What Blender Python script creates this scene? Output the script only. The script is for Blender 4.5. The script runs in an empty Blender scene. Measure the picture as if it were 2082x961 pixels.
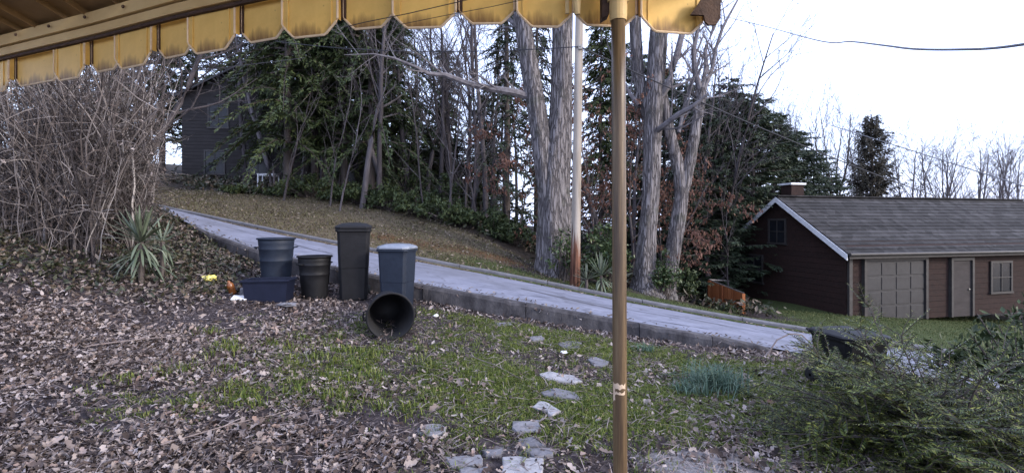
import bpy, math, random
import numpy as np
from mathutils import Vector, Matrix

# ------------------------------------------------------------------ camera, sky, sun, exposure
scene = bpy.context.scene
COL = scene.collection
F = 1000.0          # focal length in photo pixels (photo 2082 wide)
HOR = 450.0         # horizon row
CAMZ = 2.0
cam = bpy.data.cameras.new('porch_camera')
camo = bpy.data.objects.new('porch_camera', cam); COL.objects.link(camo)
cam.sensor_width = 36.0; cam.lens = 36.0 * F / 2082.0
cam.shift_y = -(480.5 - HOR) / 2082.0
cam.clip_start = 0.05; cam.clip_end = 1500
camo.location = (0, 0, CAMZ); camo.rotation_euler = (math.radians(90), 0, 0)
scene.camera = camo

SUN_EL, SUN_AZ = math.radians(24), math.radians(118)     # azimuth clockwise from +Y (view direction)
world = bpy.data.worlds.new('World'); scene.world = world; world.use_nodes = True
wn = world.node_tree.nodes; wl = world.node_tree.links
for n in list(wn): wn.remove(n)
wo = wn.new('ShaderNodeOutputWorld'); bg = wn.new('ShaderNodeBackground')
sky = wn.new('ShaderNodeTexSky'); sky.sky_type = 'NISHITA'; sky.sun_disc = False
sky.sun_elevation = SUN_EL; sky.sun_rotation = SUN_AZ
sky.air_density = 1.0; sky.dust_density = 2.5; sky.ozone_density = 1.5
mixs = wn.new('ShaderNodeMixRGB'); mixs.inputs['Fac'].default_value = 0.62
mixs.inputs['Color2'].default_value = (6.0, 6.8, 10.0, 1)          # thin high cloud over the whole sky
wl.new(sky.outputs['Color'], mixs.inputs['Color1']); wl.new(mixs.outputs['Color'], bg.inputs['Color'])
wl.new(bg.outputs['Background'], wo.inputs['Surface']); bg.inputs['Strength'].default_value = 0.13
sl = bpy.data.lights.new('sun', 'SUN'); sl.energy = 1.1; sl.angle = math.radians(10); sl.color = (1.0, .93, .84)
so = bpy.data.objects.new('sun', sl); COL.objects.link(so)
sdir = Vector((math.sin(SUN_AZ) * math.cos(SUN_EL), math.cos(SUN_AZ) * math.cos(SUN_EL), math.sin(SUN_EL)))
so.rotation_euler = (-sdir).to_track_quat('-Z', 'Y').to_euler(); so.location = (20, -10, 20)
vs = scene.view_settings
vs.view_transform = 'Standard'; vs.look = 'None'; vs.gamma = 1.0; vs.use_curve_mapping = False
vs.exposure = 1.42
scene.cycles.max_bounces = 6; scene.cycles.diffuse_bounces = 3; scene.cycles.glossy_bounces = 2; scene.cycles.transmission_bounces = 2

# ------------------------------------------------------------------ helpers
rnd = random.Random(7)
nrg = np.random.default_rng(11)

def at(u, v, Y):
    return Vector(((u - 1041) / F * Y, Y, CAMZ - (v - HOR) / F * Y))

def tag(o, label=None, cat=None, group=None, kind=None):
    if label: o['label'] = label
    if cat: o['category'] = cat
    if group: o['group'] = group
    if kind: o['kind'] = kind
    return o

def link(o, parent=None):
    COL.objects.link(o)
    if parent is not None: o.parent = parent
    return o

def empty(name, loc=(0, 0, 0), rz=0.0):
    o = bpy.data.objects.new(name, None); o.empty_display_size = .2
    o.location = loc; o.rotation_euler = (0, 0, rz); COL.objects.link(o); return o

def copy_tree(o, parent=None):
    c = o.copy(); COL.objects.link(c); c.parent = parent
    for ch in o.children: copy_tree(ch, c)
    return c

def np_mesh(name, V, Fc, mat, smooth=False):
    V = np.asarray(V, dtype=np.float32).reshape(-1, 3); Fc = np.asarray(Fc, dtype=np.int32)
    me = bpy.data.meshes.new(name); k = Fc.shape[1]
    me.vertices.add(len(V)); me.vertices.foreach_set('co', V.ravel())
    me.loops.add(Fc.size); me.loops.foreach_set('vertex_index', Fc.ravel())
    me.polygons.add(len(Fc)); me.polygons.foreach_set('loop_start', np.arange(0, Fc.size, k, dtype=np.int32))
    try: me.polygons.foreach_set('loop_total', np.full(len(Fc), k, dtype=np.int32))
    except Exception: pass
    if smooth: me.polygons.foreach_set('use_smooth', np.ones(len(Fc), dtype=bool))
    me.update(calc_edges=True); me.validate()
    if mat: me.materials.append(mat)
    return me

def np_obj(name, V, Fc, mat, parent=None, smooth=False):
    return link(bpy.data.objects.new(name, np_mesh(name, V, Fc, mat, smooth)), parent)

class MB:
    def __init__(s): s.v = []; s.f = []
    def add(s, vs_, fs):
        b = len(s.v); s.v += [tuple(p) for p in vs_]; s.f += [tuple(i + b for i in f) for f in fs]; return s
    def box(s, c, size, rz=0.0, M=None):
        x, y, z = [a / 2 for a in size]
        P = [Vector(p) for p in ((-x,-y,-z),(x,-y,-z),(x,y,-z),(-x,y,-z),(-x,-y,z),(x,-y,z),(x,y,z),(-x,y,z))]
        R = M if M is not None else Matrix.Rotation(rz, 3, 'Z')
        return s.add([R @ p + Vector(c) for p in P], [(0,3,2,1),(4,5,6,7),(0,1,5,4),(1,2,6,5),(2,3,7,6),(3,0,4,7)])
    def tube(s, pts, rad, n=6, cap=True):
        b = len(s.v); m = len(pts)
        pts = [Vector(p) for p in pts]
        for i in range(m):
            t = (pts[min(i + 1, m - 1)] - pts[max(i - 1, 0)])
            if t.length < 1e-9: t = Vector((0, 0, 1))
            t.normalize()
            a = t.cross(Vector((0, 0, 1)) if abs(t.z) < .95 else Vector((1, 0, 0))); a.normalize()
            c = t.cross(a); r = rad[i] if not isinstance(rad, (int, float)) else rad
            for k in range(n):
                w = 2 * math.pi * k / n
                s.v.append(tuple(pts[i] + a * (math.cos(w) * r) + c * (math.sin(w) * r)))
        for i in range(m - 1):
            for k in range(n):
                k2 = (k + 1) % n
                s.f.append((b + i*n + k, b + (i+1)*n + k, b + (i+1)*n + k2, b + i*n + k2))
        if cap:
            s.f.append(tuple(b + k for k in range(n))); s.f.append(tuple(b + (m-1)*n + k for k in reversed(range(n))))
        return s
    def lathe(s, prof, n=24, c=(0, 0, 0), M=None):
        b = len(s.v); m = len(prof)
        for (r, z) in prof:
            for k in range(n):
                w = 2 * math.pi * k / n
                p = Vector((r * math.cos(w), r * math.sin(w), z))
                if M is not None: p = M @ p
                s.v.append(tuple(p + Vector(c)))
        for i in range(m - 1):
            for k in range(n):
                k2 = (k + 1) % n
                s.f.append((b + i*n + k, b + i*n + k2, b + (i+1)*n + k2, b + (i+1)*n + k))
        return s
    def prism(s, poly, ext):
        """poly: list of 3-D points, ext: vector"""
        n = len(poly); P = [Vector(p) for p in poly]; E = Vector(ext)
        return s.add(P + [p + E for p in P], [tuple(range(n)), tuple(reversed(range(n, 2*n)))] +
                     [(i, i + n, (i+1) % n + n, (i+1) % n) for i in range(n)])
    def mesh(s, name, mat, smooth=False):
        me = bpy.data.meshes.new(name); me.from_pydata(s.v, [], s.f); me.update()
        if mat: me.materials.append(mat)
        if smooth:
            me.polygons.foreach_set('use_smooth', np.ones(len(me.polygons), dtype=bool))
        return me
    def build(s, name, mat, parent=None, smooth=False, bevel=0.0):
        o = link(bpy.data.objects.new(name, s.mesh(name, mat, smooth)), parent)
        if bevel:
            m = o.modifiers.new('bevel', 'BEVEL'); m.width = bevel; m.segments = 2; m.limit_method = 'ANGLE'
        return o

def pm(name, cols, scale=6.0, detail=6.0, rough=.85, bump=.3, bscale=None, stretch=(1, 1, 1), island=0.0,
       metallic=0.0, spec=.3, attr=None, transl=0.0, dist=.02, objrand=0.0):
    """procedural material: colour ramp over noise, optionally mixed with a per-piece random value"""
    m = bpy.data.materials.new(name); m.use_nodes = True
    N = m.node_tree.nodes; L = m.node_tree.links
    bs = N['Principled BSDF']; bs.inputs['Roughness'].default_value = rough; bs.inputs['Metallic'].default_value = metallic
    bs.inputs['Specular IOR Level'].default_value = spec
    tc = N.new('ShaderNodeTexCoord'); mp = N.new('ShaderNodeMapping'); mp.inputs['Scale'].default_value = stretch
    L.new(tc.outputs['Object'], mp.inputs['Vector'])
    nz = N.new('ShaderNodeTexNoise'); nz.inputs['Scale'].default_value = scale; nz.inputs['Detail'].default_value = detail
    nz.inputs['Roughness'].default_value = .65
    L.new(mp.outputs['Vector'], nz.inputs['Vector'])
    rp = N.new('ShaderNodeValToRGB'); e = rp.color_ramp.elements
    while len(e) < len(cols): e.new(.5)
    for i, (p, c) in enumerate(cols): e[i].position = p; e[i].color = (*c, 1)
    fac = nz.outputs['Fac']
    if island > 0:
        ge = N.new('ShaderNodeNewGeometry'); mx = N.new('ShaderNodeMix'); mx.inputs['Factor'].default_value = island
        L.new(nz.outputs['Fac'], mx.inputs['A']); L.new(ge.outputs['Random Per Island'], mx.inputs['B']); fac = mx.outputs['Result']
    if objrand > 0:
        oi = N.new('ShaderNodeObjectInfo'); mx = N.new('ShaderNodeMix'); mx.inputs['Factor'].default_value = objrand
        L.new(fac, mx.inputs['A']); L.new(oi.outputs['Random'], mx.inputs['B']); fac = mx.outputs['Result']
    L.new(fac, rp.inputs['Fac'])
    L.new(rp.outputs['Color'], bs.inputs['Base Color'])
    if bump > 0:
        n2 = N.new('ShaderNodeTexNoise'); n2.inputs['Scale'].default_value = bscale or scale * 3; n2.inputs['Detail'].default_value = 8
        L.new(mp.outputs['Vector'], n2.inputs['Vector'])
        bp = N.new('ShaderNodeBump'); bp.inputs['Strength'].default_value = bump; bp.inputs['Distance'].default_value = dist
        L.new(n2.outputs['Fac'], bp.inputs['Height']); L.new(bp.outputs['Normal'], bs.inputs['Normal'])
    if transl > 0:
        tr = N.new('ShaderNodeBsdfTranslucent'); ms = N.new('ShaderNodeMixShader'); ms.inputs['Fac'].default_value = transl
        out = [n for n in N if n.type == 'OUTPUT_MATERIAL'][0]
        L.new(rp.outputs['Color'], tr.inputs['Color']); L.new(bs.outputs['BSDF'], ms.inputs[1]); L.new(tr.outputs['BSDF'], ms.inputs[2])
        L.new(ms.outputs['Shader'], out.inputs['Surface'])
    m['ramp'] = rp.name
    return m

M = {}
M['asphalt'] = pm('asphalt', [(.28, (.112, .117, .150)), (.45, (.160, .167, .212)), (.58, (.188, .195, .246)), (.75, (.23, .237, .285))], 2.3, 15, .8, .4, 70, dist=.006, spec=.4)
M['asphalt_patch'] = pm('asphalt_patch', [(.3, (.07, .07, .086)), (.7, (.11, .112, .134))], 5, 10, .85, .25, 90, dist=.006)
M['tar'] = pm('tar', [(.3, (.04, .04, .05)), (.7, (.075, .075, .09))], 20, 4, .6, .2)
M['concrete'] = pm('concrete', [(.30, (.018, .017, .019)), (.42, (.046, .043, .046)), (.55, (.078, .073, .076)), (.68, (.12, .112, .113)), (.82, (.20, .187, .178))], 3.2, 15, .9, .6, 34, stretch=(1, 1, .6), dist=.014, spec=.15)
M['kerb'] = pm('kerb', [(.25, (.075, .074, .08)), (.55, (.125, .124, .134)), (.8, (.19, .187, .195))], 4, 10, .9, .4, 50, dist=.01)
M['stone'] = pm('stone', [(.25, (.075, .073, .08)), (.5, (.135, .132, .145)), (.75, (.22, .215, .225))], 9, 10, .85, .6, 30, dist=.012, objrand=.25)
M['stone_pale'] = pm('stone_pale', [(.25, (.17, .165, .175)), (.45, (.25, .245, .255)), (.7, (.34, .33, .335))], 12, 10, .85, .4, 30, dist=.01)
M['leaf'] = pm('leaf', [(.15, (.010, .007, .006)), (.32, (.042, .029, .025)), (.45, (.108, .080, .070)), (.58, (.205, .166, .150)), (.72, (.37, .32, .30)), (.86, (.18, .10, .065))], .9, 4, .75, 0, island=.62, transl=.12)
M['leafbank'] = pm('leafbank', [(.0, (.035, .027, .022)), (.3, (.09, .068, .052)), (.6, (.17, .135, .105)), (1, (.27, .23, .185))], 2, 3, .8, 0, island=.85, transl=.1)
M['ivy'] = pm('ivy', [(.0, (.012, .016, .008)), (.35, (.030, .036, .017)), (.6, (.06, .055, .032)), (.8, (.11, .085, .065)), (1, (.19, .15, .125))], 2, 3, .5, 0, island=.9)
M['grass'] = pm('grass', [(.0, (.022, .038, .009)), (.3, (.060, .092, .016)), (.6, (.115, .145, .022)), (.82, (.17, .19, .04)), (1, (.27, .25, .12))], 2, 3, .7, 0, island=.85, transl=.2)
M['drygrass'] = pm('drygrass', [(.0, (.06, .048, .028)), (.5, (.125, .105, .06)), (.8, (.10, .105, .04)), (1, (.20, .165, .10))], 2, 3, .8, 0, island=.85, transl=.15)
M['lawn'] = pm('lawn', [(.0, (.03, .045, .012)), (.5, (.065, .088, .026)), (1, (.14, .135, .06))], 2, 3, .7, 0, island=.85, transl=.2)
M['bluegrass'] = pm('bluegrass', [(.0, (.045, .085, .055)), (.6, (.085, .14, .10)), (1, (.15, .20, .14))], 2, 3, .6, 0, island=.85, transl=.15)
M['twig'] = pm('twig', [(.0, (.05, .035, .03)), (.5, (.17, .135, .125)), (1, (.32, .27, .26))], 6, 4, .9, 0, island=.85)
M['bark_pale'] = pm('bark_pale', [(.30, (.028, .024, .026)), (.42, (.085, .076, .080)), (.54, (.155, .143, .150)), (.66, (.22, .207, .217)), (.8, (.30, .285, .30))], 9, 14, .95, 1.0, 12, stretch=(1, 1, .14), dist=.09, spec=.1)
M['bark'] = pm('bark', [(.3, (.04, .033, .03)), (.55, (.085, .072, .066)), (.8, (.15, .13, .12))], 6, 10, .95, .9, 14, stretch=(1, 1, .16), dist=.04, spec=.1)
M['bark_grey'] = pm('bark_grey', [(.3, (.04, .035, .037)), (.55, (.082, .073, .076)), (.8, (.15, .135, .14))], 6, 8, .95, .6, 14, stretch=(1, 1, .2), dist=.03, spec=.1, objrand=.3)
M['bark_limb'] = pm('bark_limb', [(.3, (.075, .068, .070)), (.5, (.135, .124, .128)), (.75, (.21, .196, .204))], 7, 10, .95, .5, 16, dist=.02, spec=.1)
M['vine'] = pm('vine', [(.0, (.013, .010, .009)), (.35, (.045, .036, .033)), (.65, (.115, .095, .087)), (.85, (.23, .20, .185)), (1, (.34, .31, .285))], 3, 4, .9, 0, island=.9)
M['needle'] = pm('needle', [(.0, (.012, .019, .009)), (.4, (.030, .046, .017)), (.75, (.065, .085, .028)), (1, (.12, .13, .045))], 1.2, 3, .6, 0, island=.6, objrand=.2)
M['needle_blue'] = pm('needle_blue', [(.0, (.014, .023, .014)), (.5, (.034, .050, .028)), (1, (.085, .105, .052))], 1.2, 3, .6, 0, island=.6, objrand=.2)
M['needle_red'] = pm('needle_red', [(.0, (.02, .02, .015)), (.5, (.045, .04, .028)), (1, (.085, .07, .05))], 1.2, 3, .7, 0, island=.6)
M['yew'] = pm('yew', [(.0, (.008, .014, .006)), (.4, (.034, .052, .013)), (.68, (.09, .115, .022)), (.88, (.20, .21, .045)), (1, (.32, .29, .06))], 2, 3, .4, 0, island=.82)
M['rhodo'] = pm('rhodo', [(.0, (.018, .032, .012)), (.5, (.045, .072, .026)), (.85, (.085, .11, .045)), (1, (.18, .19, .10))], 2, 3, .35, 0, island=.85)
M['russet'] = pm('russet', [(.0, (.06, .028, .020)), (.5, (.125, .06, .042)), (1, (.24, .135, .10))], 2, 3, .8, 0, island=.9, transl=.25)
M['yucca'] = pm('yucca', [(.2, (.055, .075, .042)), (.5, (.10, .122, .08)), (.8, (.19, .20, .145))], 7, 4, .55, .1, objrand=.5)
M['pole'] = pm('pole', [(.3, (.15, .13, .115)), (.5, (.25, .228, .21)), (.8, (.36, .335, .315))], 9, 10, .9, .6, 20, stretch=(1, 1, .06), dist=.012, spec=.15)
M['pole_red'] = pm('pole_red', [(.3, (.05, .022, .014)), (.46, (.13, .055, .032)), (.56, (.22, .115, .075)), (.72, (.34, .275, .225))], 11, 10, .9, .6, 20, stretch=(1, 1, .08), dist=.012, spec=.15)
M['wire'] = pm('wire', [(.3, (.02, .02, .024)), (.7, (.035, .035, .04))], 20, 2, .6, 0)
M['cable'] = pm('cable', [(.3, (.09, .09, .10)), (.7, (.17, .17, .18))], 60, 4, .6, .3)
M['metal'] = pm('metal', [(.3, (.18, .17, .15)), (.7, (.30, .28, .25))], 20, 6, .5, .1, metallic=.6)
M['rust_and_shade'] = pm('rust_and_shade', [(.3, (.035, .02, .014)), (.6, (.075, .042, .026)), (.85, (.12, .07, .04))], 25, 8, .8, .3)  # dark rust; also colours the strips that stand in for shade
M['bin_blue'] = pm('bin_blue', [(.3, (.010, .014, .024)), (.7, (.018, .025, .04))], 6, 6, .58, .1, spec=.22)
M['bin_black'] = pm('bin_black', [(.3, (.005, .005, .006)), (.7, (.010, .010, .012))], 6, 6, .58, .1, spec=.22)
M['bin_navy'] = pm('bin_navy', [(.3, (.005, .007, .018)), (.7, (.009, .012, .028))], 6, 6, .58, .1, spec=.22)
M['bin_lid'] = pm('bin_lid', [(.3, (.13, .15, .19)), (.7, (.22, .24, .28))], 8, 6, .4, .08, spec=.5)
M['rubber'] = pm('rubber', [(.3, (.01, .01, .01)), (.7, (.02, .02, .02))], 20, 3, .8, .1)
M['white'] = pm('white', [(.3, (.55, .55, .56)), (.7, (.72, .72, .72))], 8, 6, .6, .05)
M['paper'] = pm('paper', [(.3, (.50, .50, .50)), (.7, (.68, .68, .67))], 8, 6, .8, .2)
M['yellow'] = pm('yellow', [(.35, (.75, .62, .05)), (.5, (.80, .72, .25)), (.7, (.45, .33, .04))], 14, 4, .5, .1)
M['amber'] = pm('amber', [(.3, (.10, .028, .008)), (.7, (.26, .09, .02))], 14, 4, .3, .1, spec=.5)
M['siding'] = pm('siding', [(.3, (.014, .012, .012)), (.7, (.026, .023, .023))], 5, 8, .8, .2, stretch=(.3, 1, 1))
M['siding_brown'] = pm('siding_brown', [(.3, (.022, .018, .018)), (.7, (.042, .035, .035))], 5, 8, .8, .2, stretch=(.3, 1, 1))
M['brick'] = pm('brick', [(.3, (.014, .008, .007)), (.55, (.024, .012, .010)), (.8, (.036, .019, .015))], 9, 8, .9, .3, objrand=.1)
M['shingle'] = pm('shingle', [(.3, (.016, .015, .016)), (.5, (.026, .025, .026)), (.75, (.042, .040, .041))], 7, 10, .95, .4, stretch=(1, 1, 1), objrand=.3)
M['trim'] = pm('trim', [(.3, (.50, .51, .54)), (.7, (.66, .67, .69))], 5, 6, .6, .05)
M['dark_trim'] = pm('dark_trim', [(.3, (.03, .027, .026)), (.7, (.05, .046, .045))], 5, 6, .6, .05)
M['garage'] = pm('garage', [(.3, (.022, .021, .023)), (.7, (.036, .035, .037))], 5, 6, .6, .05)
M['glass'] = pm('glass', [(.3, (.010, .011, .014)), (.7, (.018, .02, .024))], 2, 2, .25, 0, spec=.25)
M['cedar_stain'] = pm('cedar_stain', [(.3, (.17, .052, .018)), (.55, (.28, .095, .033)), (.8, (.36, .145, .06))], 6, 8, .7, .2, stretch=(1, 1, .15), objrand=.35)
M['porch_paint'] = pm('porch_paint', [(.30, (.028, .016, .011)), (.43, (.075, .047, .024)), (.56, (.125, .082, .040)), (.75, (.21, .145, .08))], 48, 12, .42, .3, 160, stretch=(1, 1, .05), dist=.003, spec=.45)
M['chip'] = pm('chip', [(.3, (.50, .36, .24)), (.7, (.66, .52, .38))], 30, 6, .7, .2)

def pole_material():
    m = pm('pole_wood', [(.3, (.17, .145, .115)), (.5, (.28, .245, .205)), (.8, (.40, .36, .315))], 9, 10, .9, .6, 20, stretch=(1, 1, .06), dist=.012, spec=.15)
    N = m.node_tree.nodes; L = m.node_tree.links; bs = N['Principled BSDF']; src = bs.inputs['Base Color'].links[0].from_socket
    tc = [n for n in N if n.type == 'TEX_COORD'][0]; mp = [n for n in N if n.type == 'MAPPING'][0]
    nz = N.new('ShaderNodeTexNoise'); nz.inputs['Scale'].default_value = 13; nz.inputs['Detail'].default_value = 6; L.new(mp.outputs['Vector'], nz.inputs['Vector'])
    sx = N.new('ShaderNodeSeparateXYZ'); L.new(tc.outputs['Object'], sx.inputs['Vector'])
    mr = N.new('ShaderNodeMapRange'); mr.inputs['From Min'].default_value = .6; mr.inputs['From Max'].default_value = 2.4; mr.inputs['To Min'].default_value = .78; mr.inputs['To Max'].default_value = .18; L.new(sx.outputs['Z'], mr.inputs['Value'])
    sb = N.new('ShaderNodeMath'); sb.operation = 'SUBTRACT'; L.new(mr.outputs['Result'], sb.inputs[0]); L.new(nz.outputs['Fac'], sb.inputs[1])
    r2 = N.new('ShaderNodeMapRange'); r2.inputs['From Min'].default_value = -.03; r2.inputs['From Max'].default_value = .10; L.new(sb.outputs['Value'], r2.inputs['Value'])
    rr = N.new('ShaderNodeValToRGB'); e = rr.color_ramp.elements; e[0].position = .35; e[0].color = (.035, .017, .012, 1); e[1].position = .7; e[1].color = (.20, .095, .06, 1); L.new(nz.outputs['Fac'], rr.inputs['Fac'])
    mx = N.new('ShaderNodeMixRGB'); L.new(r2.outputs['Result'], mx.inputs['Fac']); L.new(src, mx.inputs['Color1']); L.new(rr.outputs['Color'], mx.inputs['Color2']); L.new(mx.outputs['Color'], bs.inputs['Base Color'])
    return m
M['pole_wood'] = pole_material()

def bark_material(name, cols, sc=12.0, zs=.12, crack=(.092, .083, .084)):
    m = pm(name, cols, sc * 1.3, 14, .95, 0, stretch=(1, 1, zs), spec=.1)
    N = m.node_tree.nodes; L = m.node_tree.links; bs = N['Principled BSDF']; src = bs.inputs['Base Color'].links[0].from_socket
    tc = [n for n in N if n.type == 'TEX_COORD'][0]; mp = [n for n in N if n.type == 'MAPPING'][0]
    nz = N.new('ShaderNodeTexNoise'); nz.inputs['Scale'].default_value = sc * .8; nz.inputs['Detail'].default_value = 5; L.new(mp.outputs['Vector'], nz.inputs['Vector'])
    ad = N.new('ShaderNodeVectorMath'); ad.operation = 'MULTIPLY_ADD'; ad.inputs[1].default_value = (.18, .18, .18); L.new(nz.outputs['Color'], ad.inputs[0]); L.new(mp.outputs['Vector'], ad.inputs[2])
    vo = N.new('ShaderNodeTexVoronoi'); vo.feature = 'DISTANCE_TO_EDGE'; vo.inputs['Scale'].default_value = sc; L.new(ad.outputs['Vector'], vo.inputs['Vector'])
    mr = N.new('ShaderNodeMapRange'); mr.inputs['From Min'].default_value = .0; mr.inputs['From Max'].default_value = .16; L.new(vo.outputs['Distance'], mr.inputs['Value'])
    mx = N.new('ShaderNodeMixRGB'); mx.inputs['Color1'].default_value = (*crack, 1); L.new(mr.outputs['Result'], mx.inputs['Fac']); L.new(src, mx.inputs['Color2'])
    # lichen patches
    n2 = N.new('ShaderNodeTexNoise'); n2.inputs['Scale'].default_value = 2.2; n2.inputs['Detail'].default_value = 9; L.new(tc.outputs['Object'], n2.inputs['Vector'])
    m2 = N.new('ShaderNodeMapRange'); m2.inputs['From Min'].default_value = .56; m2.inputs['From Max'].default_value = .68; m2.inputs['To Max'].default_value = .5; L.new(n2.outputs['Fac'], m2.inputs['Value'])
    m3 = N.new('ShaderNodeMixRGB'); m3.inputs['Color2'].default_value = (.075, .078, .062, 1); L.new(m2.outputs['Result'], m3.inputs['Fac']); L.new(mx.outputs['Color'], m3.inputs['Color1'])
    L.new(m3.outputs['Color'], bs.inputs['Base Color'])
    bp = N.new('ShaderNodeBump'); bp.inputs['Strength'].default_value = 1; bp.inputs['Distance'].default_value = .05; L.new(mr.outputs['Result'], bp.inputs['Height']); L.new(bp.outputs['Normal'], bs.inputs['Normal'])
    return m
M['bark_pale'] = bark_material('bark_pale', [(.32, (.115, .104, .103)), (.45, (.160, .146, .146)), (.58, (.205, .189, .189)), (.75, (.28, .262, .262))])

def shingle_material():
    m = M['shingle']; N = m.node_tree.nodes; L = m.node_tree.links; bs = N['Principled BSDF']; src = bs.inputs['Base Color'].links[0].from_socket; tc = [n for n in N if n.type == 'TEX_COORD'][0]
    vo = N.new('ShaderNodeTexVoronoi'); vo.inputs['Scale'].default_value = 3.2; L.new(tc.outputs['Object'], vo.inputs['Vector'])
    hs_ = N.new('ShaderNodeSeparateColor'); L.new(vo.outputs['Color'], hs_.inputs['Color'])
    mr = N.new('ShaderNodeMapRange'); mr.inputs['To Min'].default_value = .55; mr.inputs['To Max'].default_value = 1.45; L.new(hs_.outputs['Red'], mr.inputs['Value'])
    mu = N.new('ShaderNodeVectorMath'); mu.operation = 'SCALE'; L.new(src, mu.inputs[0]); L.new(mr.outputs['Result'], mu.inputs['Scale']); L.new(mu.outputs['Vector'], bs.inputs['Base Color'])
shingle_material()

def asphalt_cracks():
    m = M['asphalt']; N = m.node_tree.nodes; L = m.node_tree.links; bs = N['Principled BSDF']; src = bs.inputs['Base Color'].links[0].from_socket; tc = [n for n in N if n.type == 'TEX_COORD'][0]
    nz = N.new('ShaderNodeTexNoise'); nz.inputs['Scale'].default_value = 1.6; nz.inputs['Detail'].default_value = 8; L.new(tc.outputs['Object'], nz.inputs['Vector'])
    ad = N.new('ShaderNodeVectorMath'); ad.operation = 'MULTIPLY_ADD'; ad.inputs[1].default_value = (.9, .9, 0); L.new(nz.outputs['Color'], ad.inputs[0]); L.new(tc.outputs['Object'], ad.inputs[2])
    mp = N.new('ShaderNodeMapping'); mp.inputs['Scale'].default_value = (.5, .8, .0); L.new(ad.outputs['Vector'], mp.inputs['Vector'])
    vo = N.new('ShaderNodeTexVoronoi'); vo.feature = 'DISTANCE_TO_EDGE'; vo.inputs['Scale'].default_value = 1.0; L.new(mp.outputs['Vector'], vo.inputs['Vector'])
    mr = N.new('ShaderNodeMapRange'); mr.inputs['From Min'].default_value = .004; mr.inputs['From Max'].default_value = .018; mr.inputs['To Min'].default_value = .45; mr.inputs['To Max'].default_value = 0; L.new(vo.outputs['Distance'], mr.inputs['Value'])
    mx = N.new('ShaderNodeMixRGB'); mx.inputs['Color2'].default_value = (.045, .045, .052, 1); L.new(mr.outputs['Result'], mx.inputs['Fac']); L.new(src, mx.inputs['Color1'])
    # old stains
    n2 = N.new('ShaderNodeTexNoise'); n2.inputs['Scale'].default_value = .55; n2.inputs['Detail'].default_value = 7; L.new(tc.outputs['Object'], n2.inputs['Vector'])
    m2 = N.new('ShaderNodeMapRange'); m2.inputs['From Min'].default_value = .5; m2.inputs['From Max'].default_value = .66; m2.inputs['To Max'].default_value = .4; L.new(n2.outputs['Fac'], m2.inputs['Value'])
    m3 = N.new('ShaderNodeMixRGB'); m3.inputs['Color2'].default_value = (.095, .095, .105, 1); L.new(m2.outputs['Result'], m3.inputs['Fac']); L.new(mx.outputs['Color'], m3.inputs['Color1']); L.new(m3.outputs['Color'], bs.inputs['Base Color'])
asphalt_cracks()

def awning_material():
    m = pm('awning_paint', [(.2, (.38, .20, .045)), (.38, (.66, .40, .095)), (.58, (.76, .48, .125)), (.8, (.80, .55, .18))], 5, 12, .5, .12, 50, dist=.003, spec=.35)
    N = m.node_tree.nodes; L = m.node_tree.links; bs = N['Principled BSDF']
    src = bs.inputs['Base Color'].links[0].from_socket
    tc = [n for n in N if n.type == 'TEX_COORD'][0]
    # brown grime and mildew specks: vertical drips plus small dots
    mp = N.new('ShaderNodeMapping'); mp.inputs['Scale'].default_value = (26, 26, 5)
    L.new(tc.outputs['Object'], mp.inputs['Vector'])
    nz = N.new('ShaderNodeTexNoise'); nz.inputs['Scale'].default_value = 1; nz.inputs['Detail'].default_value = 8
    L.new(mp.outputs['Vector'], nz.inputs['Vector'])
    sx = N.new('ShaderNodeSeparateXYZ'); L.new(tc.outputs['Object'], sx.inputs['Vector'])
    # dirt collects along the lower hem of every pan (object z = 0 at the hem)
    mr = N.new('ShaderNodeMapRange'); mr.inputs['From Min'].default_value = .0; mr.inputs['From Max'].default_value = .075
    mr.inputs['To Min'].default_value = .74; mr.inputs['To Max'].default_value = .30; L.new(sx.outputs['Z'], mr.inputs['Value'])
    gt = N.new('ShaderNodeMath'); gt.operation = 'SUBTRACT'; L.new(mr.outputs['Result'], gt.inputs[0]); L.new(nz.outputs['Fac'], gt.inputs[1])
    sm = N.new('ShaderNodeMapRange'); sm.inputs['From Min'].default_value = -.05; sm.inputs['From Max'].default_value = .22
    sm.inputs['To Max'].default_value = .85; L.new(gt.outputs['Value'], sm.inputs['Value'])
    vo = N.new('ShaderNodeTexVoronoi'); vo.inputs['Scale'].default_value = 34; L.new(tc.outputs['Object'], vo.inputs['Vector'])
    vm = N.new('ShaderNodeMapRange'); vm.inputs['From Min'].default_value = .06; vm.inputs['From Max'].default_value = .16
    vm.inputs['To Min'].default_value = .55; vm.inputs['To Max'].default_value = 0; L.new(vo.outputs['Distance'], vm.inputs['Value'])
    n3 = N.new('ShaderNodeTexNoise'); n3.inputs['Scale'].default_value = 9; L.new(tc.outputs['Object'], n3.inputs['Vector'])
    m3 = N.new('ShaderNodeMapRange'); m3.inputs['From Min'].default_value = .5; m3.inputs['From Max'].default_value = .62; L.new(n3.outputs['Fac'], m3.inputs['Value'])
    m4 = N.new('ShaderNodeMath'); m4.operation = 'MULTIPLY'; L.new(vm.outputs['Result'], m4.inputs[0]); L.new(m3.outputs['Result'], m4.inputs[1])
    ad = N.new('ShaderNodeMath'); ad.operation = 'MAXIMUM'; L.new(sm.outputs['Result'], ad.inputs[0]); L.new(m4.outputs['Value'], ad.inputs[1])
    mx = N.new('ShaderNodeMixRGB'); mx.inputs['Color2'].default_value = (.13, .058, .017, 1)
    L.new(ad.outputs['Value'], mx.inputs['Fac']); L.new(src, mx.inputs['Color1']); L.new(mx.outputs['Color'], bs.inputs['Base Color'])
    return m
M['awning'] = awning_material()
M['awning_rim'] = pm('awning_rim', [(.3, (.60, .43, .25)), (.7, (.76, .60, .40))], 12, 8, .5, .1)
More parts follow.
